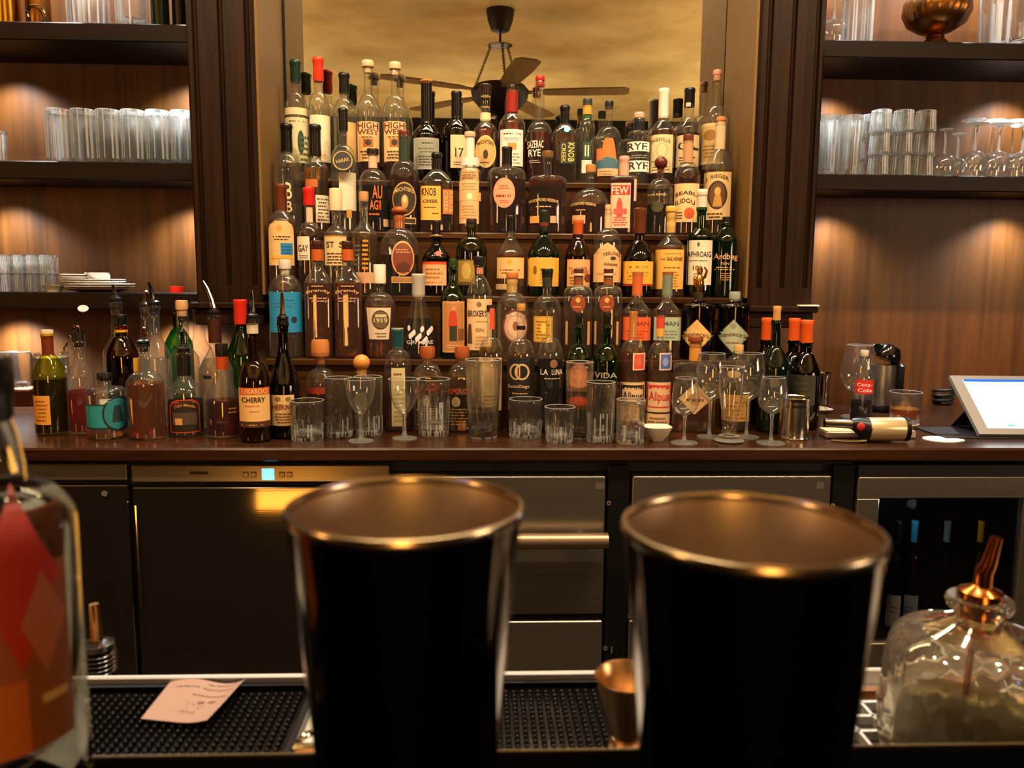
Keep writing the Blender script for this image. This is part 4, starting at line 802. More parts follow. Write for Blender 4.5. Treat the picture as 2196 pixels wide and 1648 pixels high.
# opposite top shelf
stem('stemmed brandy glass upturned beside the pillar on the urn shelf',1790,80,[(0,4),(0,4)],15,Y=2.05,z0=R1[0]) if False else None
def upturned(lab,cx,Y,z0,H,rb,rm,foot,fy=.5,group=None):
    """stemmed glass standing on its rim: real sizes in metres"""
    X=U(cx,300 if z0<1.6 else 40,Y=Y).x
    T=thing('wine_glass',lab,'wine glass',(X,Y,z0),0,group)
    hb=H*fy; rows=[]
    for i in range(10):
        t=i/9; rows.append((rb+(rm-rb)*math.sin(min(1,t*2.2)*math.pi/2) if t<.45 else .003+(rm-.003)*math.sqrt(max(0,1-((t-.45)/.55)**2.2)),hb*t))
    M().lathe(rows,WINEG,32,cap0=False,cap1=False).obj('bowl',T,smooth=60)
    M().lathe([(.0042,hb-.001),(.0032,hb+.008),(.003,H-.02),(.0045,H-.006),(.007,H-.0035)],STEM,14).obj('stem',T)
    M().lathe([(.0068,H-.0036),(foot*.5,H-.0028),(foot,H-.0012),(foot*.97,H),(.001,H)],STEM,32).obj('foot',T)
    return T
upturned('upturned brandy glass next to the pillar on the urn shelf',1789,2.03,R1[0],.15,.026,.031,.028,.42)
tumbler('tall clear vase glass between the brandy glass and the urn',1842,-120,84,33,33,Y=2.10,z0=R1[0],mat=SHELFG,hh=.20,thick=.04,wall=.0018,name='glass_vase',cat='vase')
s=sc_at(2008,40,2.05); x=U(2008,40,Y=2.05).x; zt=lambda y:U(2008,y,Y=2.05).z-R1[0]
T=thing('brass_urn','ribbed brass urn on a spreading foot on the top shelf','urn',(x,2.05,R1[0]))
M().lathe([(36*s,0,0,.02),(38*s,.003,0,.03),(30*s,.012,0,.05),(17*s,.026,0,.03)],BR2,72,flute=26).obj('foot',T)
M().lathe([(15*s,.026),(19*s,.030),(15*s,.036)],BR1,36).obj('collar',T)
M().lathe([(14*s,.036,0,0),(34*s,.042,0,.02),(58*s,.060,0,.03),(68*s,.085,0,.03),(66*s,.112,0,.03),(46*s,.14,0,.02),(26*s,.16,0,0),(24*s,.18,0,0),(34*s,.19,0,0)],BR2,96,flute=40).obj('body',T)
tumbler('deeply cut crystal vase beside the brass urn',2165,-60,90,58,52,Y=2.05,z0=R1[0],mat=SHELFG,hh=.17,flute=12,cut=.85,amp=.16,wall=.006,thick=.1,name='crystal_vase',cat='vase')
# middle shelf, stemware side
z=R2[0]
Tf,hf=tumbler('clear tall beer glass in the short row next to the pillar',1776,248,374,23,19,Y=2.035,z0=z,mat=SHELFG,group='tall beer glasses next to the pillar',hh=.147,wall=.002,thick=.12,name='beer_glass')
w=sc_at(1776,300,2.035)*49
for j in range(3):
    for i in range(2):
        if i or j: copy_tree(Tf,(Tf.location.x+w*i+(.0)*j,2.035+.06*j,z))
Tk,hk=tumbler('small clear tumbler in the block stacked three high on the stemware shelf',1884,330,374,22.5,20,Y=2.035,z0=z,mat=SHELFG,group='tumblers stacked three high',hh=.054,wall=.002,thick=.16,name='tumbler',inv=True)
w=sc_at(1884,350,2.035)*48.5
for j in range(2):
    for i in range(3):
        for k in range(3):
            if i or j or k: copy_tree(Tk,(Tk.location.x+w*i,2.035+j*.062,z+hk*(k+1)+.0002*k))
ga='upturned small wine glasses in front'; gb='upturned large wine glasses in front'; gc='upturned wine glasses in the rear row'
for cx in (2028,2056): upturned('small upturned wine glass beside the stacked tumblers',cx,2.03+.055*(cx>2040),z,.118,.022,.027,.0165,.5,ga)
for cx in (2092,2143,2194): upturned('large upturned wine glass in the front row of stemware',cx,2.03,z,.132,.025,.0292,.0285,.52,gb)
for cx in (2086,2128,2172,2218): upturned('upturned wine glass standing behind the front row of stemware',cx,2.15,z,.165,.026,.0305,.03,.5,gc)
# ---------------------------------------------------------------- the room and the back bar
TOP=2.85
struct(M().box((-3.4,-3.95,-.05),(3.6,2.30,0),wood('floor_boards','#1a100a','#2a180e',.5,(3,40,40))).obj('floor',None,0))
# plaster ceiling
m_,nt,out=newmat('tan_plaster'); MC['tan_plaster']=m_
tc=N(nt,'TexCoord'); n1=N(nt,'TexNoise'); n1.inputs['Scale'].default_value=1.7; n1.inputs['Detail'].default_value=7; n1.inputs['Roughness'].default_value=.6
rp=N(nt,'ValToRGB'); rp.color_ramp.elements[0].color=lin('#a28048'); rp.color_ramp.elements[0].position=.3; rp.color_ramp.elements[1].color=lin('#d2b074'); rp.color_ramp.elements[1].position=.7
p=N(nt,'BsdfPrincipled'); p.inputs['Roughness'].default_value=.85; p.inputs['Specular IOR Level'].default_value=.1
nt.links.new(tc.outputs['Object'],n1.inputs[0]); nt.links.new(n1.outputs[0],rp.inputs[0]); nt.links.new(rp.outputs[0],p.inputs[0]); nt.links.new(p.outputs[0],out.inputs[0])
struct(M().box((-3.4,-3.95,TOP),(3.6,2.30,TOP+.05),m_).obj('ceiling',None,0))
DKW=wood('dark_room_panel','#120a06','#22130a',.5,(20,20,2))
struct(M().box((-3.4,-3.95,0),(3.6,-3.85,TOP),DKW).obj('wall_front',None,0))
struct(M().box((-3.45,-3.95,0),(-3.35,2.30,TOP),DKW).obj('wall_left',None,0))
struct(M().box((3.5,-3.95,0),(3.6,2.30,TOP),DKW).obj('wall_right',None,0))
m=M(); m.box((-3.4,BPY,0),(lp_in+.03,2.30,TOP),PANEL); m.box((rp_in-.03,BPY,0),(3.6,2.30,TOP),PANEL); m.box((lp_in+.03,2.24,0),(rp_in-.03,2.30,TOP),PANEL)
struct(m.obj('wall_back',None,0))
# mirror
mx0=U(612,100,Y=MIRY).x; mx1=U(1562,100,Y=MIRY).x; 
T=thing('wall_mirror','large mirror at the back of the bottle niche reflecting the tan ceiling','mirror')
mg,nt,out=newmat('mirror_glass'); g=N(nt,'BsdfGlossy'); g.inputs['Roughness'].default_value=0.0; g.inputs['Color'].default_value=(.82,.82,.78,1); nt.links.new(g.outputs[0],out.inputs[0])
M().box((mx0,MIRY,1.30),(mx1,MIRY+.006,2.80),mg).obj('mirror_pane',T,0)
m=M(); m.box((mx0-.008,MIRY-.004,1.30),(mx0,MIRY+.006,2.80),BLACKP); m.box((mx1,MIRY-.004,1.30),(mx1+.008,MIRY+.006,2.80),BLACKP); m.obj('mirror_frame',T,0)
# fluted pillars: grooved front extruded, plain block below
def pillar(x0,x1,gx,zbot,zg,name,lab,deep=2.216):
    yf=1.958; w=.0065; dep=.010; m=M()
    prof=[(x0,deep),(x0,yf+.006),(x0+.006,yf)]
    for g in gx: prof+=[(g-w,yf),(g-w*.5,yf+dep*.8),(g,yf+dep),(g+w*.5,yf+dep*.8),(g+w,yf)]
    prof+=[(x1-.006,yf),(x1,yf+.006),(x1,deep)]
    n=len(prof); vs=[(x,y,z) for z in (zg,TOP-.03) for x,y in prof]
    fs=[(i,i+1,n+i+1,n+i) for i in range(n-1)]; fs.append(tuple(n+i for i in range(n)))
    m.add(vs,fs,DW)
    plain=[(x0,deep),(x0,yf+.006),(x0+.006,yf),(x1-.006,yf),(x1,yf+.006),(x1,deep)]; k=len(plain)
    vs=[(x,y,z) for z in (zbot,zg) for x,y in plain]; fs=[(i,i+1,k+i+1,k+i) for i in range(k-1)]+[tuple(range(k-1,-1,-1)),tuple(k+i for i in range(k))]
    m.add(vs,fs,DW)
    m.box((x0-.012,yf-.014,zbot-.012),(x1+.012,deep,zbot+.004),DW,.003)
    m.box((x0-.004,yf-.004,zbot-.05),(x1+.004,deep,zbot-.012),DW,.003)
    return struct(m.obj(name,None,30),lab)
pillar(lp_out,lp_in,[U(x,300,Y=1.958).x for x in (427,481,537)],U(480,652,Y=1.958).z,U(537,612,Y=1.958).z,'trim_1','dark fluted pillar beside the saucer shelf')
rz=U(1680,660,Y=1.958).z
pillar(rp_in,rp_out,[U(x,400,Y=1.958).x for x in (1637,1687,1737)],rz,U(1680,618,Y=1.958).z,'trim_2','dark fluted pillar above the orange-capped wine bottles')
T=M().box((U(1712,665,Y=1.945).x,1.938,rz+.0042),(rp_out+.011,1.956,rz+.0075),PM('white_paper','#ece6da',.8)).obj('paper_slip',None,0)
tag(T,'small folded white paper slip on the pillar ledge','paper slip')
LIN=PM('niche_lining','#6e5026',.6,spec=.3)
struct(M().box((lp_in,1.966,CZ+.30),(lp_in+.006,2.211,TOP-.02),LIN).obj('trim_3',None,0)); struct(M().box((rp_in-.006,1.966,CZ+.30),(rp_in,2.211,TOP-.02),LIN).obj('trim_4',None,0))
# stepped bottle stand
tx0=U(570,700,Y=1.858).x; tx1=U(1612,700,Y=1.858).x
T=thing('bottle_steps','dark stepped wooden stand holding four rows of bottles','bottle stand')
STEPW=wood('step_walnut','#2e1a0a','#5e3818',.33,(2.5,50,50))
prev=CZ+.0005
for k in (1,2,3,4):
    y1=2.214; x1=tx1; 
    m=M(); m.box((tx0,TFY[k]+.008,prev),(x1,y1,TZ[k]-.016),STEPW,0); o=m.obj('riser',T,0)
    M().box((tx0-.004,TFY[k],TZ[k]-.0165),(x1+.004,y1,TZ[k]),STEPW,.003).obj('tread',T,0)
    prev=TZ[k]-.0005
# counter
T=thing('back_bar_counter','long dark polished wooden counter along the back bar','counter')
CW=wood('counter_walnut','#2a160c','#472a1a',.24,(2.2,40,40),.05)
zb=U(1150,991,Y=CFY).z
M().box((-1.9,CFY,zb),(2.1,BPY-.001,CZ),CW,.004).obj('worktop',T,0)
M().box((-1.9,CFY+.035,0),(U(1826,1200,Y=CFY+.012).x,CFY+.06,zb-.001),PM('black_carcass','#060505',.6)).obj('dark_plinth',T,0)
# ---------------------------------------------------------------- undercounter appliances
FY=CFY+.012
STG=brushed('satin_steel','#8a8278',.36,0,.9); STV=brushed('satin_steel_dark','#7a7062',.075,0,.95,.03)
def X_(px,py): return U(px,py,Y=FY).x
def Z_(py,px=1100): return U(px,py,Y=FY).z
def panel(m,x0,x1,z0,z1,mat,y=FY,d=.02,bev=.002): m.box((x0,y,z0),(x1,y+d,z1),mat,bev)
FZ=.12
T=thing('refrigerator','steel undercounter refrigerator at the counter end','refrigerator'); a,b=X_(40,1200),X_(281,1200)
m=M(); panel(m,a-.3,b,Z_(1030),Z_(995),STG); m.obj('control_panel',T,0)
m=M(); panel(m,a-.3,b,FZ,Z_(1040),STV); m.obj('door',T,0)
o=M().lathe([(.006,0),(.006,.001),(.001,.0012)],PM('grey_badge','#8a8478',.4,.6),24).obj('lock_badge',T); o.location=(X_(224,1057),FY-.0002,Z_(1057)); o.rotation_euler=(rad(90),0,0)
T=thing('refrigerator','wide steel undercounter refrigerator with blue lit display','refrigerator'); a,b=X_(291,1200),X_(834,1000)
m=M(); panel(m,a,b,Z_(1034),Z_(998),brushed('control_steel','#b0a08c',.3,0,.9)); o=m.obj('control_panel',T,0)
m=M(); y=FY-.0012
m.box((X_(562,1018),y,Z_(1029)),(X_(588,1018),FY,Z_(1005)),PM('blue_display','#60c0ff',.3,emit='#58c4ff',es=2.6)); m.obj('display',T,0)
m=M()
for x in (527,544,605,621):
    m=M(); m.box((X_(x-6,1018),y,Z_(1023)),(X_(x+6,1018),FY,Z_(1012)),PM('button_edge','#4a3a28',.4)); m.box((X_(x-4.5,1018),y-.0004,Z_(1021.5)),(X_(x+4.5,1018),FY,Z_(1013.5)),PM('button_face','#a8946c',.35,.7)); m.obj('button',o,0)
m=M(); m.box((X_(407,1014),y,Z_(1017)),(X_(446,1014),FY,Z_(1011)),PM('dark_badge','#2a2018',.4)); m.obj('badge',T,0)
m=M(); panel(m,a,b,FZ,Z_(1045),STV); m.obj('door',T,0)
M().tube([(a+.008,FY-.006,Z_(1080)),(a+.008,FY-.006,Z_(1300))],.0045,STEEL,10).obj('door_edge_rail',T)
STD=brushed('drawer_steel','#8c847a',.34,0,.9)
def drawers(lab,x0p,x1p,handle):
    T=thing('drawer_unit',lab,'drawer unit'); a,b=X_(x0p,1150),X_(x1p,1150)
    m=M(); m.box((a-.004,FY+.012,FZ-.02),(b+.004,FY+.022,Z_(1016)),BLACKP); m.obj('frame',T,0)
    m=M(); panel(m,a,b,Z_(1319),Z_(1022),STD); d1=m.obj('drawer_front',T,0)
    m=M(); panel(m,a,b,FZ+.2,Z_(1334),STD); d2=m.obj('drawer_front',T,0)
    m=M(); panel(m,a,b,FZ,FZ+.19,STD); m.obj('drawer_front',T,0)
    if handle:
        z=Z_(1150); h=M().tube([(a+.01,FY-.034,z),(b+.002,FY-.034,z)],.0165,brushed('handle_steel','#9a8468',.38,0,.9),28).obj('handle',d1)
        m=M()
        for x in (a+.05,b-.05): m.tube([(x,FY-.03,z),(x,FY+.002,z)],.008,STEEL,12)
        m.obj('handle_posts',d1)
    m=M()
    for i in range(5): m.box((X_(1278-(0 if handle else 10)+i*4,1040) if handle else b-.03+i*.003,FY-.0003,Z_(1050)),(X_(1280+i*4,1040) if handle else b-.0285+i*.003,FY,Z_(1036)),PM('etched','#6a645c',.5))
    m.obj('etched_mark',d1,0)
    return T
drawers('steel drawer unit with a thick tubular handle',842,1296,True)
drawers('steel drawer unit next to the glass-doored cooler',1354,1776,False)
def post(lab,x0p,x1p,knobs):
    T=thing('divider_post',lab,'post'); m=M(); a,b=X_(x0p,1150),X_(x1p,1150); m.box((a+.003,FY+.004,FZ),(b-.003,FY+.02,Z_(1000)),PM('black_post','#0a0909',.35),.001); m.obj('post_body',T,0)
    for x,y in knobs:
        o=M().lathe([(.005,0),(.005,.002),(.0032,.0025),(.003,.0012),(.001,.0012)],PM('screw_ring','#8a8070',.35,.8),20).obj('screw',T); o.location=(U(x,y,Y=FY).x,FY+.004,U(x,y,Y=FY).z); o.rotation_euler=(rad(90),0,0)
    return T
T=post('black divider post with two screws between the drawer units',1299,1351,[(1306,1081),(1299,1393)])
p=U(1312,1396,Y=FY); M().box((p.x-.002,FY+.001,p.z-.007),(p.x+.002,FY+.004,p.z+.006),PM('screw_ring','#8a8070',.35,.8)).obj('latch',T,0)
post('black divider post beside the glass-doored cooler',1780,1830,[(1787,1086)])
# glass-doored cooler
T=thing('wine_cooler','glass-doored bottle cooler with steel frame','cooler'); a,b=X_(1834,1150),X_(2300,1150); ia,ib=X_(1878,1200),X_(2186,1200)
zt,zi,zl=Z_(1025),Z_(1072),Z_(1388)
m=M(); panel(m,a,b,zi,zt,STD); panel(m,a,ia,FZ,zi,STD); panel(m,ib,b,FZ,zi,STD); panel(m,ia,ib,FZ,zl,STD); m.obj('door_frame',T,0)
M().box((ia-.004,FY+.010,zl-.004),(ib+.004,FY+.013,zi+.004),thin('smoked_glass','#dcdcdc','#505050',1.0,.0)).obj('door_glass',T,0)
m=M(); bk_=PM('cooler_inside','#0b0a0a',.6); m.box((ia-.02,FY+.34,FZ),(ib+.08,FY+.35,zt),bk_); m.box((ia-.025,FY+.021,FZ),(ia-.02,FY+.35,zt),bk_); m.box((ib+.08,FY+.021,FZ),(ib+.085,FY+.35,zt),bk_); m.box((ia-.02,FY+.021,zt-.004),(ib+.085,FY+.35,zt),bk_); m.box((a,FY+.004,zt+.0005),(b,FY+.02,Z_(1000)),bk_); m.box((ia-.02,FY+.021,FZ),(ib+.02,FY+.35,FZ+.01),bk_); m.obj('cabinet',T,0)
zsh=Z_(1400)
M().box((ia-.02,FY+.03,zsh-.012),(ib+.02,FY+.34,zsh),PM('cooler_shelf','#2a2622',.4,.6)).obj('shelf',T,0)
for i,(cx,w0,dy,lab,capc,lc) in enumerate(((1921,14,.07,'dark chilled bottle with low white label beside the cooler frame','101010','d8d0c4'),(1956,16,.10,'dark chilled bottle with blue capsule and white label','2a7898','c8c4b8'),(2026,16,.16,'dark chilled bottle with pale capsule deep in the cooler','8a9a98','3a3a34'),(2098,17,.10,'dark chilled bottle with yellow top in the cooler','c89a20','2a2a24'))):
    Yb=FY+dy+.03; s=sc_at(cx,1250,Yb)
    zz=lambda y:U(cx,y,Y=Yb).z
    B(('Z',Yb,zsh),cx,1118,1165,7,7,1185,1250,w0+7,'black','f',capc,None,[[('r',cx-w0,1278,cx+w0,1345,lc),('L',cx-w0*.6,1296,cx+w0*.6,1316,'8a8478',2)]] if i<2 else [],lab,sty='m',cat='wine bottle',name='wine_bottle')
# ---------------------------------------------------------------- front bar, station, tins
BT=EYE.z-.263; MZ=EYE.z-.335; BE=.424
FBW=PM('bar_top_wood','#030201',.9,spec=0)
T=thing('front_bar','dark wooden bar top the shaker tins stand on','bar')
M().box((-1.6,-.25,BT-.045),(1.6,BE,BT),FBW,.004).obj('bar_top',T,0)
M().box((-1.6,.25,0),(1.6,.41,BT-.046),DKW,0).obj('bar_front',T,0)
# bartender's station: steel trough behind the bar edge
T=thing('bar_station','stainless steel bartender station with raised far rim','bar station')
SST=brushed('station_steel','#c8c6c0',.5,0,.8); 
fy=U(1000,1460,z=MZ).y; fy2=U(1000,1440,z=MZ+.006).y
m=M(); m.box((-1.2,BE+.004,MZ-.02),(1.2,fy2+.004,MZ-.008),SST); m.obj('tray_floor',T,0)
m=M(); m.box((-1.2,fy,MZ-.02),(1.2,fy2,MZ+.006),SST,.0015); m.obj('far_rim',T,0)
m=M(); m.box((-1.2,BE+.001,MZ-.02),(1.2,BE+.0025,BT+.0012),PM('lip_steel','#7a6c50',.35,1),.0005); m.obj('near_lip',T,0)
M().box((-1.2,BE+.06,0),(1.2,fy-.02,MZ-.021),PM('station_skirt','#0c0b0a',.6),0).obj('skirt',T,0)
# rubber mats
RUB=PM('black_rubber','#040303',.3,spec=.14)
def mat_(lab,xa,xb,ya,yb):
    m=M(); z0=MZ-.0075; m.box((xa,ya,z0),(xb,yb,z0+.004),RUB,.001)
    m.box((xa,ya,z0+.004),(xa+.005,yb,MZ+.001),RUB); m.box((xb-.005,ya,z0+.004),(xb,yb,MZ+.001),RUB); m.box((xa,ya,z0+.004),(xb,ya+.005,MZ+.001),RUB); m.box((xa,yb-.005,z0+.004),(xb,yb,MZ+.001),RUB)
    st=.0066; ny=int((yb-ya-.014)/st); nx=int((xb-xa-.014)/st); vs=[]; fs=[]
    for j in range(ny):
        for i in range(nx):
            x=xa+.009+i*st; y=ya+.009+j*st; b=len(vs)
            for r,z in ((.0023,z0+.0035),(.0017,MZ-.0005),(.0009,MZ)):
                for k in range(6): vs.append((x+r*math.cos(k*1.047),y+r*math.sin(k*1.047),z))
            for l in (0,6):
                for k in range(6): fs.append((b+l+k,b+l+(k+1)%6,b+l+6+(k+1)%6,b+l+6+k))
            fs.append(tuple(b+12+k for k in range(6)))
    m.add(vs,fs,RUB)
    return tag(m.obj('rubber_bar_mat',None,50),lab,'bar mat')
a=U(655,1540,z=MZ).x; b=U(1078,1540,z=MZ).x; c_=U(1396,1540,z=MZ).x
mat_('black nubbed rubber bar mat holding the paper note',-.42,a,BE+.012,fy-.002)
mat_('black nubbed rubber bar mat under the small metal jigger',b-.012,c_,BE+.012,fy-.002)
# small steel clips beside the mat
T=thing('strainer_clip','small steel fitting in the station gap beside the paper note mat','fitting',(U(678,1590,z=MZ).x,U(678,1590,z=MZ).y,MZ-.008))
m=M(); m.tube([(.012*math.cos(t*.4),.012*math.sin(t*.4),.008) for t in range(17)],.0028,CHROME,8); m.box((-.012,-.03,0),(.012,-.02,.014),PM('copper_block','#9a6238',.3,.9),.002); m.box((-.014,-.02,0),(.014,-.013,.016),CHROME,.002); m.obj('fitting_body',T)
# drip grate
x0=U(1800,1560,z=MZ).x-.03; x1=x0+.30; ya=BE+.012; yb=min(U(1850,1488,z=MZ).y,fy-.016)
T=thing('drip_grate','stainless drip grate of square cells under the stoppered decanter','drip grate')
m=M(); n=0; st=.021; y=ya
while y<yb+.001: m.box((x0,y-.0016,MZ-.006),(x1,y+.0016,MZ+.001),SST); y+=st
x=x0
while x<x1+.001:
    m.add([(x-.0012,ya,MZ-.006),(x+.0012,ya,MZ-.006),(x+.0012,yb,MZ-.006),(x-.0012,yb,MZ-.006),(x-.0012,ya,MZ+.001),(x+.0012,ya,MZ+.001),(x+.0012,yb,MZ+.001),(x-.0012,yb,MZ+.001)],[(0,3,2,1),(4,5,6,7),(0,1,5,4),(1,2,6,5),(2,3,7,6),(3,0,4,7)],SST); x+=st
m.obj('grid',T,0)
m=M(); m.box((x0,ya,MZ-.0076),(x1,yb,MZ-.0062),STEEL); m.obj('drain_plate',T,0)
m=M(); hm=PM('drain_hole','#050404',.6); y=ya+st/2
while y<yb:
    x=x0+st/2
    while x<x1: m.lathe([(.0055,MZ-.0062),(.0055,MZ-.0058)],hm,14,off=(x,y,0)); x+=st
    y+=st
m.obj('drain_hole_pattern',T,0)
m=M(); m.box((x0,yb+.004,MZ-.0075),(x1,yb+.012,MZ+.0),PM('copper_block','#9a6238',.3,.9)); m.obj('back_bar_strip',T,0)
# paper note
pc=[U(x,y,z=MZ+.002) for x,y in ((302,1542),(444,1556),(530,1468),(366,1462))]
PAP=PM('note_paper','#94766a',.8); m=M(); nx=16; ny=12; vs=[]
def note(u,v):
    q=(pc[0]*(1-u)+pc[1]*u)*(1-v)+(pc[3]*(1-u)+pc[2]*u)*v
    c=max(0,u-.55)/.45; c2=max(0,v-.85)/.15
    return q+Vector((0,-.004*c*c*math.sin(v*3.1),.010*c*c*(.4+v*.6)*(1-.2*c2)+.003*math.sin(u*5)*v))
for j in range(ny+1):
    for i in range(nx+1): vs.append(note(i/nx,j/ny))
top=len(vs); vs+=[v+Vector((0,0,-.0004)) for v in vs]
fs=[]
for j in range(ny):
    for i in range(nx):
        k=j*(nx+1)+i; fs.append((k,k+1,k+nx+2,k+nx+1)); fs.append((top+k,top+k+nx+1,top+k+nx+2,top+k+1))
m.add(vs,fs,PAP)
INK=PM('grey_ink','#5a4c4a',.8); rr=random.Random(3)
def stroke(u0,v0,u1,v1,w=.008):
    a,b,c,d=note(u0,v0),note(u1,v1),note(u1,v1+w),note(u0,v0+w); z=Vector((0,0,.0005)); m.add([a+z,b+z,c+z,d+z],[(0,1,2,3)],INK)
for (v,ua,ub) in ((.90,.55,.88),(.80,.15,.45),(.78,.52,.93),(.62,.45,.90)):
    u=ua
    while u<ub:
        du=rr.uniform(.015,.05); stroke(u,v+rr.uniform(-.012,.012),u+du,v+rr.uniform(-.012,.012),.018); u+=du+rr.uniform(.006,.02)
for i in range(26):
    u=rr.uniform(.42,.72); v=rr.uniform(.14,.44); stroke(u,v,u+rr.uniform(-.05,.05),v+rr.uniform(-.08,.08),.010)
stroke(.60,.44,.68,.46,.045); stroke(.74,.46,.83,.49,.04)
T=tag(m.obj('paper_note',None,60),'small curled paper note with faint handwriting on the rubber mat','note')
# tins: sizes from the rims
TIN=PM('tin_steel','#8c8278',.11,1); TIN2=brushed('tin_inside','#d0bca0',.34,2,.9)
def tin(lab,X,Y,rim=.046,h=.1756,rb=.0315,zr=None):
    T=thing('shaker_tin',lab,'cocktail shaker',(X,Y,BT))
    out=[(rb*.8,.003),(rb*.93,.0008),(rb,0),(rb+.0012,.002)]
    for i in range(1,13):
        t=i/12; out.append((rb+(rim-rb)*(t*.85+.15*t*t),h*t*.985))
    M().lathe(out,TIN,64,cap1=False).obj('outer_wall',T,60)
    inn=[(.001,.004),(rb-.002,.004)]+[(a-.0009,b+.003) for a,b in out[4:]]
    M().lathe(inn,TIN2,64,cap0=False,cap1=False).obj('inner_wall',T,60)
    M().lathe([(rim-.0012,h-.004),(rim+.0004,h-.004),(rim+.0011,h-.0022),(rim+.0004,h-.0002),(rim-.0008,h),(rim-.0016,h-.0012)],PM('rim_steel','#b8a890',.22,1),64,close=True).obj('rolled_rim',T,60)
    return T
p=U(868,1085,z=BT+.1756); tin('steel shaker tin standing before the refrigerator with the blue display',p.x,p.y+.003)
p=U(1613,1128,z=BT+.1756); tin('steel shaker tin standing between the jigger and the decanter',p.x,p.y+.002)
# jigger
p=U(1350,1452,z=MZ+.0795); s=(p-EYE).dot(_f)/F
T=thing('jigger','small double-ended gold-lit steel jigger on the rubber mat','jigger',(p.x,p.y,MZ+.0005)); GS=PM('gold_lit_steel','#d0a878',.3,1)  # steel tinted gold, the warm reflections put into its colour
r=.0226; M().lathe([(.0165,0),(.0172,.001),(.0118,.034),(.0095,.0375)],GS,40).obj('small_cup',T,60)
M().lathe([(.0095,.0375),(.0118,.041),(.0222,.0785),(.0230,.0795),(.0226,.0802),(.0214,.0785),(.011,.042),(.001,.0415)],GS,40,cap0=False).obj('large_cup',T,60)
# stoppered decanter on the grate
p=U(2088,1450,Y=.535); s=(p-EYE).dot(_f)/F; Yd=.535; z0=MZ+.0012
zd=lambda y:U(2088,y,Y=Yd).z-z0
rb=176*s*1.0; n_=45*s
T=thing('bitters_decanter','squat clear decanter with metal pourer on the drip grate','decanter',(p.x,Yd,z0),-math.atan2(p.x,Yd))
zs0=zd(1420); zs1=zd(1352); 
outp=[(rb*.86,0,.2),(rb*.97,.002,.2),(rb,.008,.2)]
for i in range(1,8): outp.append((rb*(1+.006*math.sin(i*2.2)),.008+(zs0-.008)*i/8,.2,.055 if i<6 else 0))
outp.append((rb*.99,zs0,.2,0))
for i in range(1,9):
    t=i/8; outp.append((n_+(rb*.99-n_)*math.cos(t*math.pi/2)**.75 if t<1 else n_,zs0+(zs1-zs0)*math.sin(t*math.pi/2),.2*(1-t)))
z2=zd(1300)
outp+=[(n_*.98,zs1+(z2-zs1)*.6,0),(n_*1.35,z2-.002,0),(n_*1.48,z2+.003,0),(n_*1.4,z2+.006,0),(n_*.8,z2+.006,0)]
inn=[(a[0]-.004,a[1],*a[2:3],0) for a in reversed(outp[2:-4])]
inn=[(n_*.78,zs1+(z2-zs1)*.6,0)]+[x for x in inn if .012<x[1]<zs1-.002]+[(rb*.85,.012,.2),(.001,.011,0)]
M().lathe(outp+inn,solidglass('decanter_glass','#f8f6ee',1.5,.12,.03,.035),72,flute=18).obj('glass_body',T,60)
M().lathe([(.001,.0115),(rb*.84,.0125,.2),(rb-.0055,.02,.2),(rb-.0055,zd(1565),.2)],LQ['pale'],48).obj('liquid',T)
PR=PM('copper_pourer','#b87038',.18,1)
o=M().lathe([(n_*.7,z2-.022),(n_*.76,z2-.02),(n_*.6,z2-.014),(n_*.76,z2-.008),(n_*.76,z2+.0065),(n_*1.0,z2+.0068),(n_*.95,z2+.011),(n_*.5,z2+.014),(n_*.32,z2+.016)],PR,32).obj('pourer',T)
zt=zd(1150); x_=lambda px:(px-2088)*s
M().tube([(x_(2090),0,z2+.014),(x_(2091),0,z2+.025),(x_(2098),0,z2+(zt-z2)*.6),(x_(2109),0,zt)],[.0062,.006,.0052,.0038],PR,14).obj('pour_spout',o)
M().tube([(-.002,0,z2-.02),(-.004,0,zs0*.62)],.0024,PR,10).obj('air_tube',o)
# near bottle at the frame edge
Yb=.345; p=U(-22,1300,Y=Yb); s=(p-EYE).dot(_f)/F; zz=lambda y:U(-22,y,Y=Yb).z-BT
T=thing('liquor_bottle','blurred clear bottle with orange-red label standing on the front bar','bottle',(p.x,Yb,BT),-math.atan2(p.x,Yb))
R0=176*s; n0=62*s
pr=[(R0*.85,0,0,0,1),(R0*.97,.001,0,0,1),(R0,.006,0,0,1),(R0,.0062,0,0,1),(R0,zz(1130),0,0,1)]
for i in range(1,9):
    t=i/8; pr.append((85*s+(R0-85*s)*SHO['d'](t),zz(1130)+(zz(1035)-zz(1130))*t,0,0,1))
pr+=[(84*s,zz(1000),0,0,1),(74*s,zz(930),0,0,1),(n0,zz(890),0,0,1)]
M().lathe(pr,solidglass('bottle_thick_glass','#eef0ea',1.45,.35),48,cap1=True).obj('bottle_body',T,60)
M().lathe([(60*s,zz(905)),(70*s,zz(895)),(70*s,zz(850)),(76*s,zz(846)),(74*s,zz(770)),(40*s,zz(748))],BLACKP,32).obj('cap',T,60)
conv=lambda px,py:((px+22)*s*.93,U(-22,py,Y=Yb-R0*.9).z-BT)
paint(M(),[('r',-150,1120,124,1640,'8a4a30'),('r',30,1120,124,1640,'7a4420'),('d',-50,1070,112,1460,'a02a18'),('d',30,1250,120,1480,'9a5a44'),('r',-150,1480,36,1640,'a8581c'),('r',62,1525,112,1545,'b89860')],conv,mksurf(pr)).obj('label',T,60)
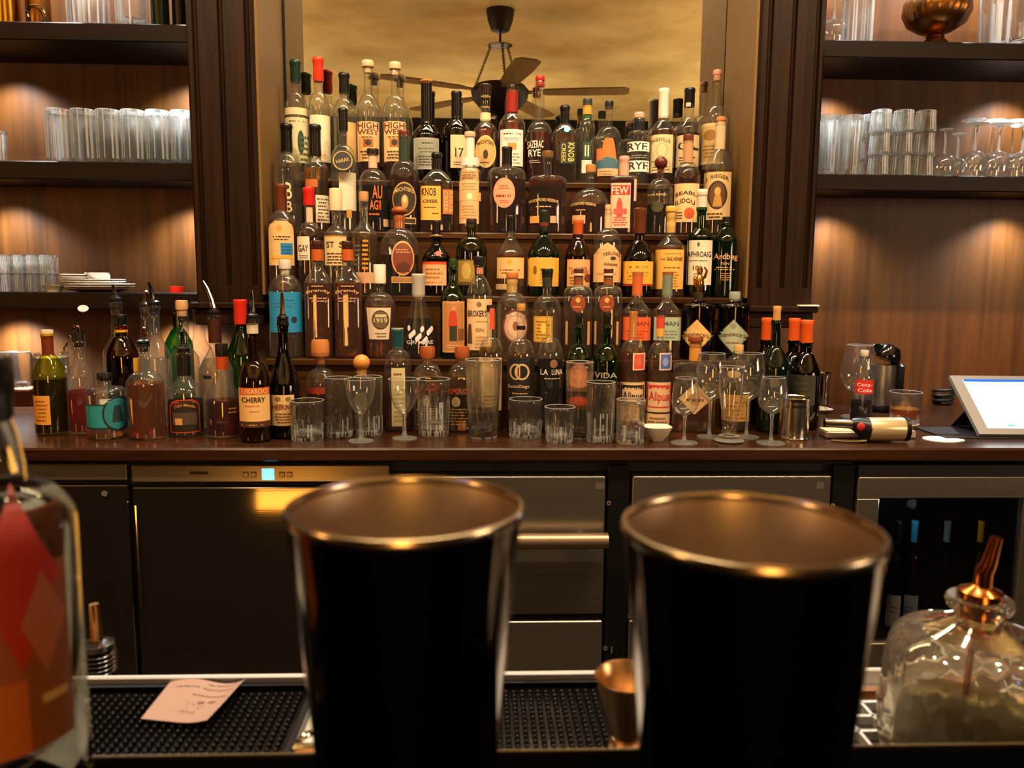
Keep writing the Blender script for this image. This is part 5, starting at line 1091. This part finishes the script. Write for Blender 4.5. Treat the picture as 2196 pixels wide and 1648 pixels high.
# speed rail with one bottle
p=U(210,1400,Y=.715); Ys=.715; s=(p-EYE).dot(_f)/F; zc=U(210,1436,Y=Ys).z
T=thing('speed_rail','steel speed rail hanging on the station front','bottle rail')
m=M(); m.box((-1.2,fy2+.0045,.60),(1.2,fy2+.0065,MZ-.03),STEEL); m.box((-1.2,fy2+.0065,.60),(1.2,.775,.604),STEEL); m.box((-1.2,.773,.604),(1.2,.775,.70),STEEL); m.obj('rail_body',T,0)
z0=.6045; zr=lambda y:U(210,y,Y=Ys).z-z0
T=thing('liquor_bottle','speed rail bottle showing only its black ribbed pourer','bottle',(p.x,Ys,z0))
hN=zr(1442); M().lathe([(.033,0,0,0,1),(.0365,.004,0,0,1),(.0365,hN*.55,0,0,1),(.03,hN*.68,0,0,1),(.0145,hN*.8,0,0,1),(.0135,hN,0,0,1)],GL['dkbrown'],32).obj('bottle_body',T)
m=M(); pr=[(.012,hN-.01),(.0125,hN)]
for i in range(5): pr+=[(.0155,hN+.002+i*.0042),(.013,hN+.004+i*.0042)]
pr+=[(.0155,hN+.024),(.0145,hN+.028),(.006,hN+.031)]
m.lathe(pr,PM('black_pourer','#140f0e',.22),28); o=m.obj('pourer',T)
M().tube([(0,0,hN+.03),(-.0005,0,zr(1340)),(-.0012,0,zr(1296))],[.0055,.005,.0042],COPPER,12).obj('pour_spout',o)
# ---------------------------------------------------------------- ceiling fan hung on chains (seen in the mirror)
def RV(px,py,z):
    p=U(px,py,z=z); return Vector((p.x,2*MIRY-p.y,z))
pc_=RV(1073,22,TOP); FX,FYY=pc_.x,pc_.y
hz=(lambda d:EYE.z+d)( (U(1082,192,Y=2*MIRY-FYY).z-EYE.z) )
T=thing('ceiling_fan','dark ceiling fan hung on three chains from a cup-shaped canopy','ceiling fan',(FX,FYY,hz))
IR=PM('dark_iron','#2a1a0e',.5,.6); BLD=wood('fan_blade','#8a6a38','#a8844a',.9,(40,4,40))
ct=TOP-hz
M().lathe([(.02,ct-.13),(.055,ct-.115),(.075,ct-.06),(.085,ct-.0)],IR,24).obj('canopy',T)
M().lathe([(.004,ct-.20),(.008,ct-.19),(.006,ct-.13)],IR,10).obj('hanger',T)
M().lathe([(.06,ct-.205),(.075,ct-.2),(.06,ct-.195)],IR,20).obj('chain_ring',T)
for k in range(3):
    a=rad(200+k*120); p0=Vector((.06*math.cos(a),.06*math.sin(a),ct-.2)); p1=Vector((.16*math.cos(a),.16*math.sin(a),.02)); m=M(); n=26
    for i in range(n):
        q=p0.lerp(p1,(i+.5)/n); L_=(p1-p0).length/n*.68; e=(p1-p0).normalized(); w=e.cross(Vector((math.cos(i*1.57+a),math.sin(i*1.57+a),.3))).normalized()
        m.tube([q+e*L_*math.cos(t*.785)+w*.008*math.sin(t*.785) for t in range(9)],.0022,IR,5,cap=False)
    m.obj('chain',T)
M().lathe([(.03,-.17),(.07,-.16),(.11,-.12),(.165,-.06),(.175,-.01),(.15,.02),(.05,.03)],IR,36).obj('motor_housing',T)
M().lathe([(.004,-.30),(.02,-.27),(.035,-.23),(.02,-.19),(.03,-.17)],IR,20).obj('finial',T)
for k in range(5):
    a=rad(-8+72*k); c,d=math.cos(a),-math.sin(a); ux=Vector((c,d,0)); uy=Vector((-d,c,0)); m=M()
    vs=[]
    for r,w in ((.15,.02),(.24,.03),(.28,.055),(.55,.07),(.74,.068),(.77,.04)):
        for sgn in (-1,1):
            for zz_ in (-.004,.004): vs.append(ux*r+uy*(w*sgn)+Vector((0,0,zz_-.02+sgn*w*.06)))
    fs=[]
    for i in range(5):
        b=i*4; fs+=[(b,b+4,b+6,b+2),(b+1,b+3,b+7,b+5),(b,b+1,b+5,b+4),(b+2,b+6,b+7,b+3)]
    fs+=[(0,2,3,1),(20,21,23,22)]
    m.add(vs,fs,BLD); m.obj('blade',T,0)
# ---------------------------------------------------------------- light
def light(kind,name,loc,energy,col,size=.05,rot=None,sy=None,spot=None,blend=.4):
    l=bpy.data.lights.new(name,kind); l.energy=energy; l.color=col
    if kind=='AREA':
        l.shape='RECTANGLE' if sy else 'DISK'; l.size=size
        if sy: l.size_y=sy
    else: l.shadow_soft_size=size
    if kind=='SPOT': l.spot_size=rad(sy); l.spot_blend=spot
    o=bpy.data.objects.new(name,l); C.objects.link(o); o.location=loc
    if rot: o.rotation_euler=rot
    return o
WARM=(1,.66,.34); WARM2=(1,.74,.45); NEUT=(1,.98,.94)
# ceiling downlights above the aisle
for i,x in enumerate((-1.0,-.52,-.04,.44,.92,1.4)):
    light('SPOT','aisle_downlight',(x,.98,TOP-.03),70*DOWN,WARM2,.034,(rad(20),0,0),100,.6)
for x in (-.75,-.1,.65):
    light('SPOT','station_downlight',(x,.50,TOP-.03),25*DOWN,NEUT,.028,(rad(4),0,0),60,.6)
# unseen fill panels added to brighten the mirrored ceiling
for x,y in ((-2.2,-2.8),(0,-2.8),(2.2,-2.8),(-2.2,-1.2),(2.2,-1.2),(-2.0,.2),(2.0,.2)):
    light('AREA','ceiling_fill',(x,y,1.75),19*UPL,(1,.80,.52),.6,(math.pi,0,0))
# tall lit column lamp and unseen side panels added to streak the tin edges
light('AREA','lit_alcove',(.05,-1.9,1.22),15,(1,.45,.10),.5,(rad(90),0,0),1.0)
light('AREA','side_streak_fill',(-2.6,-.4,1.6),8,(1,.5,.16),.25,(rad(90),0,rad(-60)),.5)
light('AREA','side_streak_fill',(2.7,-.2,1.5),14,(1,.72,.45),.8,(rad(90),0,rad(60)),.5)
# orange glow under the front bar and coloured light points
q=U(595,1063,Y=FY); dd=(q-EYE); t=(2*FY-.70)/dd.y; vx=EYE+dd*t
light('AREA','under_bar_lamp',(vx.x+.07,.70+.09,vx.z+.01),.45,(1,.42,.06),.22,(rad(90),0,0),.062)
light('POINT','blue_led',(.42,.30,1.42),.5,(.1,.2,1),.012)
light('POINT','blue_led',(-.55,.1,1.5),.5,(.1,.2,1),.012)
light('AREA','corner_tint_fill',(-2.5,1.35,.55),5,(1,.42,.08),.6,(rad(90),0,rad(-90)),.6)  # unseen orange panel added to tint the tin's edge
light('POINT','green_led',(.36,.9,1.9),.15,(.05,1,.4),.012)
# shelf puck lights
for (x,zt_) in ((U(385,60,Y=2.14).x,L1[1]),(U(-10,60,Y=2.14).x,L1[1]),(U(395,400,Y=2.14).x,L2[1]),(U(-10,400,Y=2.14).x,L2[1]),(U(380,670,Y=2.14).x,L3[1]),(U(10,670,Y=2.14).x,L3[1]),
                (U(1800,130,Y=2.14).x,R1[1]),(U(2196,130,Y=2.14).x,R1[1]),(U(1800,420,Y=2.14).x,R2[1]),(U(2190,420,Y=2.14).x,R2[1])):
    light('SPOT','shelf_puck_light',(x,2.145,zt_-.008),PUCK*(20 if zt_==L3[1] else 11),(.86,.95,1),.012,(rad(-4),0,0),130,.8)
for x in (U(330,0,Y=2.1).x,U(60,0,Y=2.1).x,U(1830,0,Y=2.1).x,U(2140,0,Y=2.1).x):
    light('SPOT','shelf_puck_light',(x,2.10,L1[0]+.36),PUCK*14,(.9,.96,1),.012,(0,0,0),125,.4)
light('AREA','niche_strip_light',((mx0+mx1)/2,2.09,2.79),16,(1,.74,.40),1.1,(0,0,0),.08)
light('POINT','cooler_fill',((ia+ib)/2-.05,FY+.06,zi-.03),.45,(.8,.95,1),.01)  # fill point added to brighten labels behind the cooler door
w=bpy.data.worlds.new('world'); sc.world=w; w.use_nodes=True; w.node_tree.nodes['Background'].inputs[0].default_value=(1,.75,.5,1); w.node_tree.nodes['Background'].inputs[1].default_value=.004
cam=bpy.data.cameras.new('camera'); co=bpy.data.objects.new('camera',cam); C.objects.link(co); sc.camera=co
cam.sensor_width=36; cam.sensor_fit='HORIZONTAL'; cam.lens=36*F/W; cam.clip_start=.02
co.matrix_world=Matrix((( CAMR.x,CAMU.x,-_f.x,EYE.x),(CAMR.y,CAMU.y,-_f.y,EYE.y),(CAMR.z,CAMU.z,-_f.z,EYE.z),(0,0,0,1)))
cam.dof.use_dof=True; cam.dof.focus_distance=1.8; cam.dof.aperture_fstop=cam.lens/3.0
vs_=sc.view_settings; vs_.view_transform='Standard'; vs_.look='None'; vs_.exposure=EXPO; vs_.gamma=1; vs_.use_curve_mapping=False
cy=sc.cycles; cy.max_bounces=12; cy.diffuse_bounces=3; cy.glossy_bounces=5; cy.transmission_bounces=9; cy.transparent_max_bounces=20; cy.caustics_reflective=False; cy.caustics_refractive=False
cy.use_denoising=True; cy.sample_clamp_indirect=6; cy.use_adaptive_sampling=True; cy.adaptive_threshold=.05
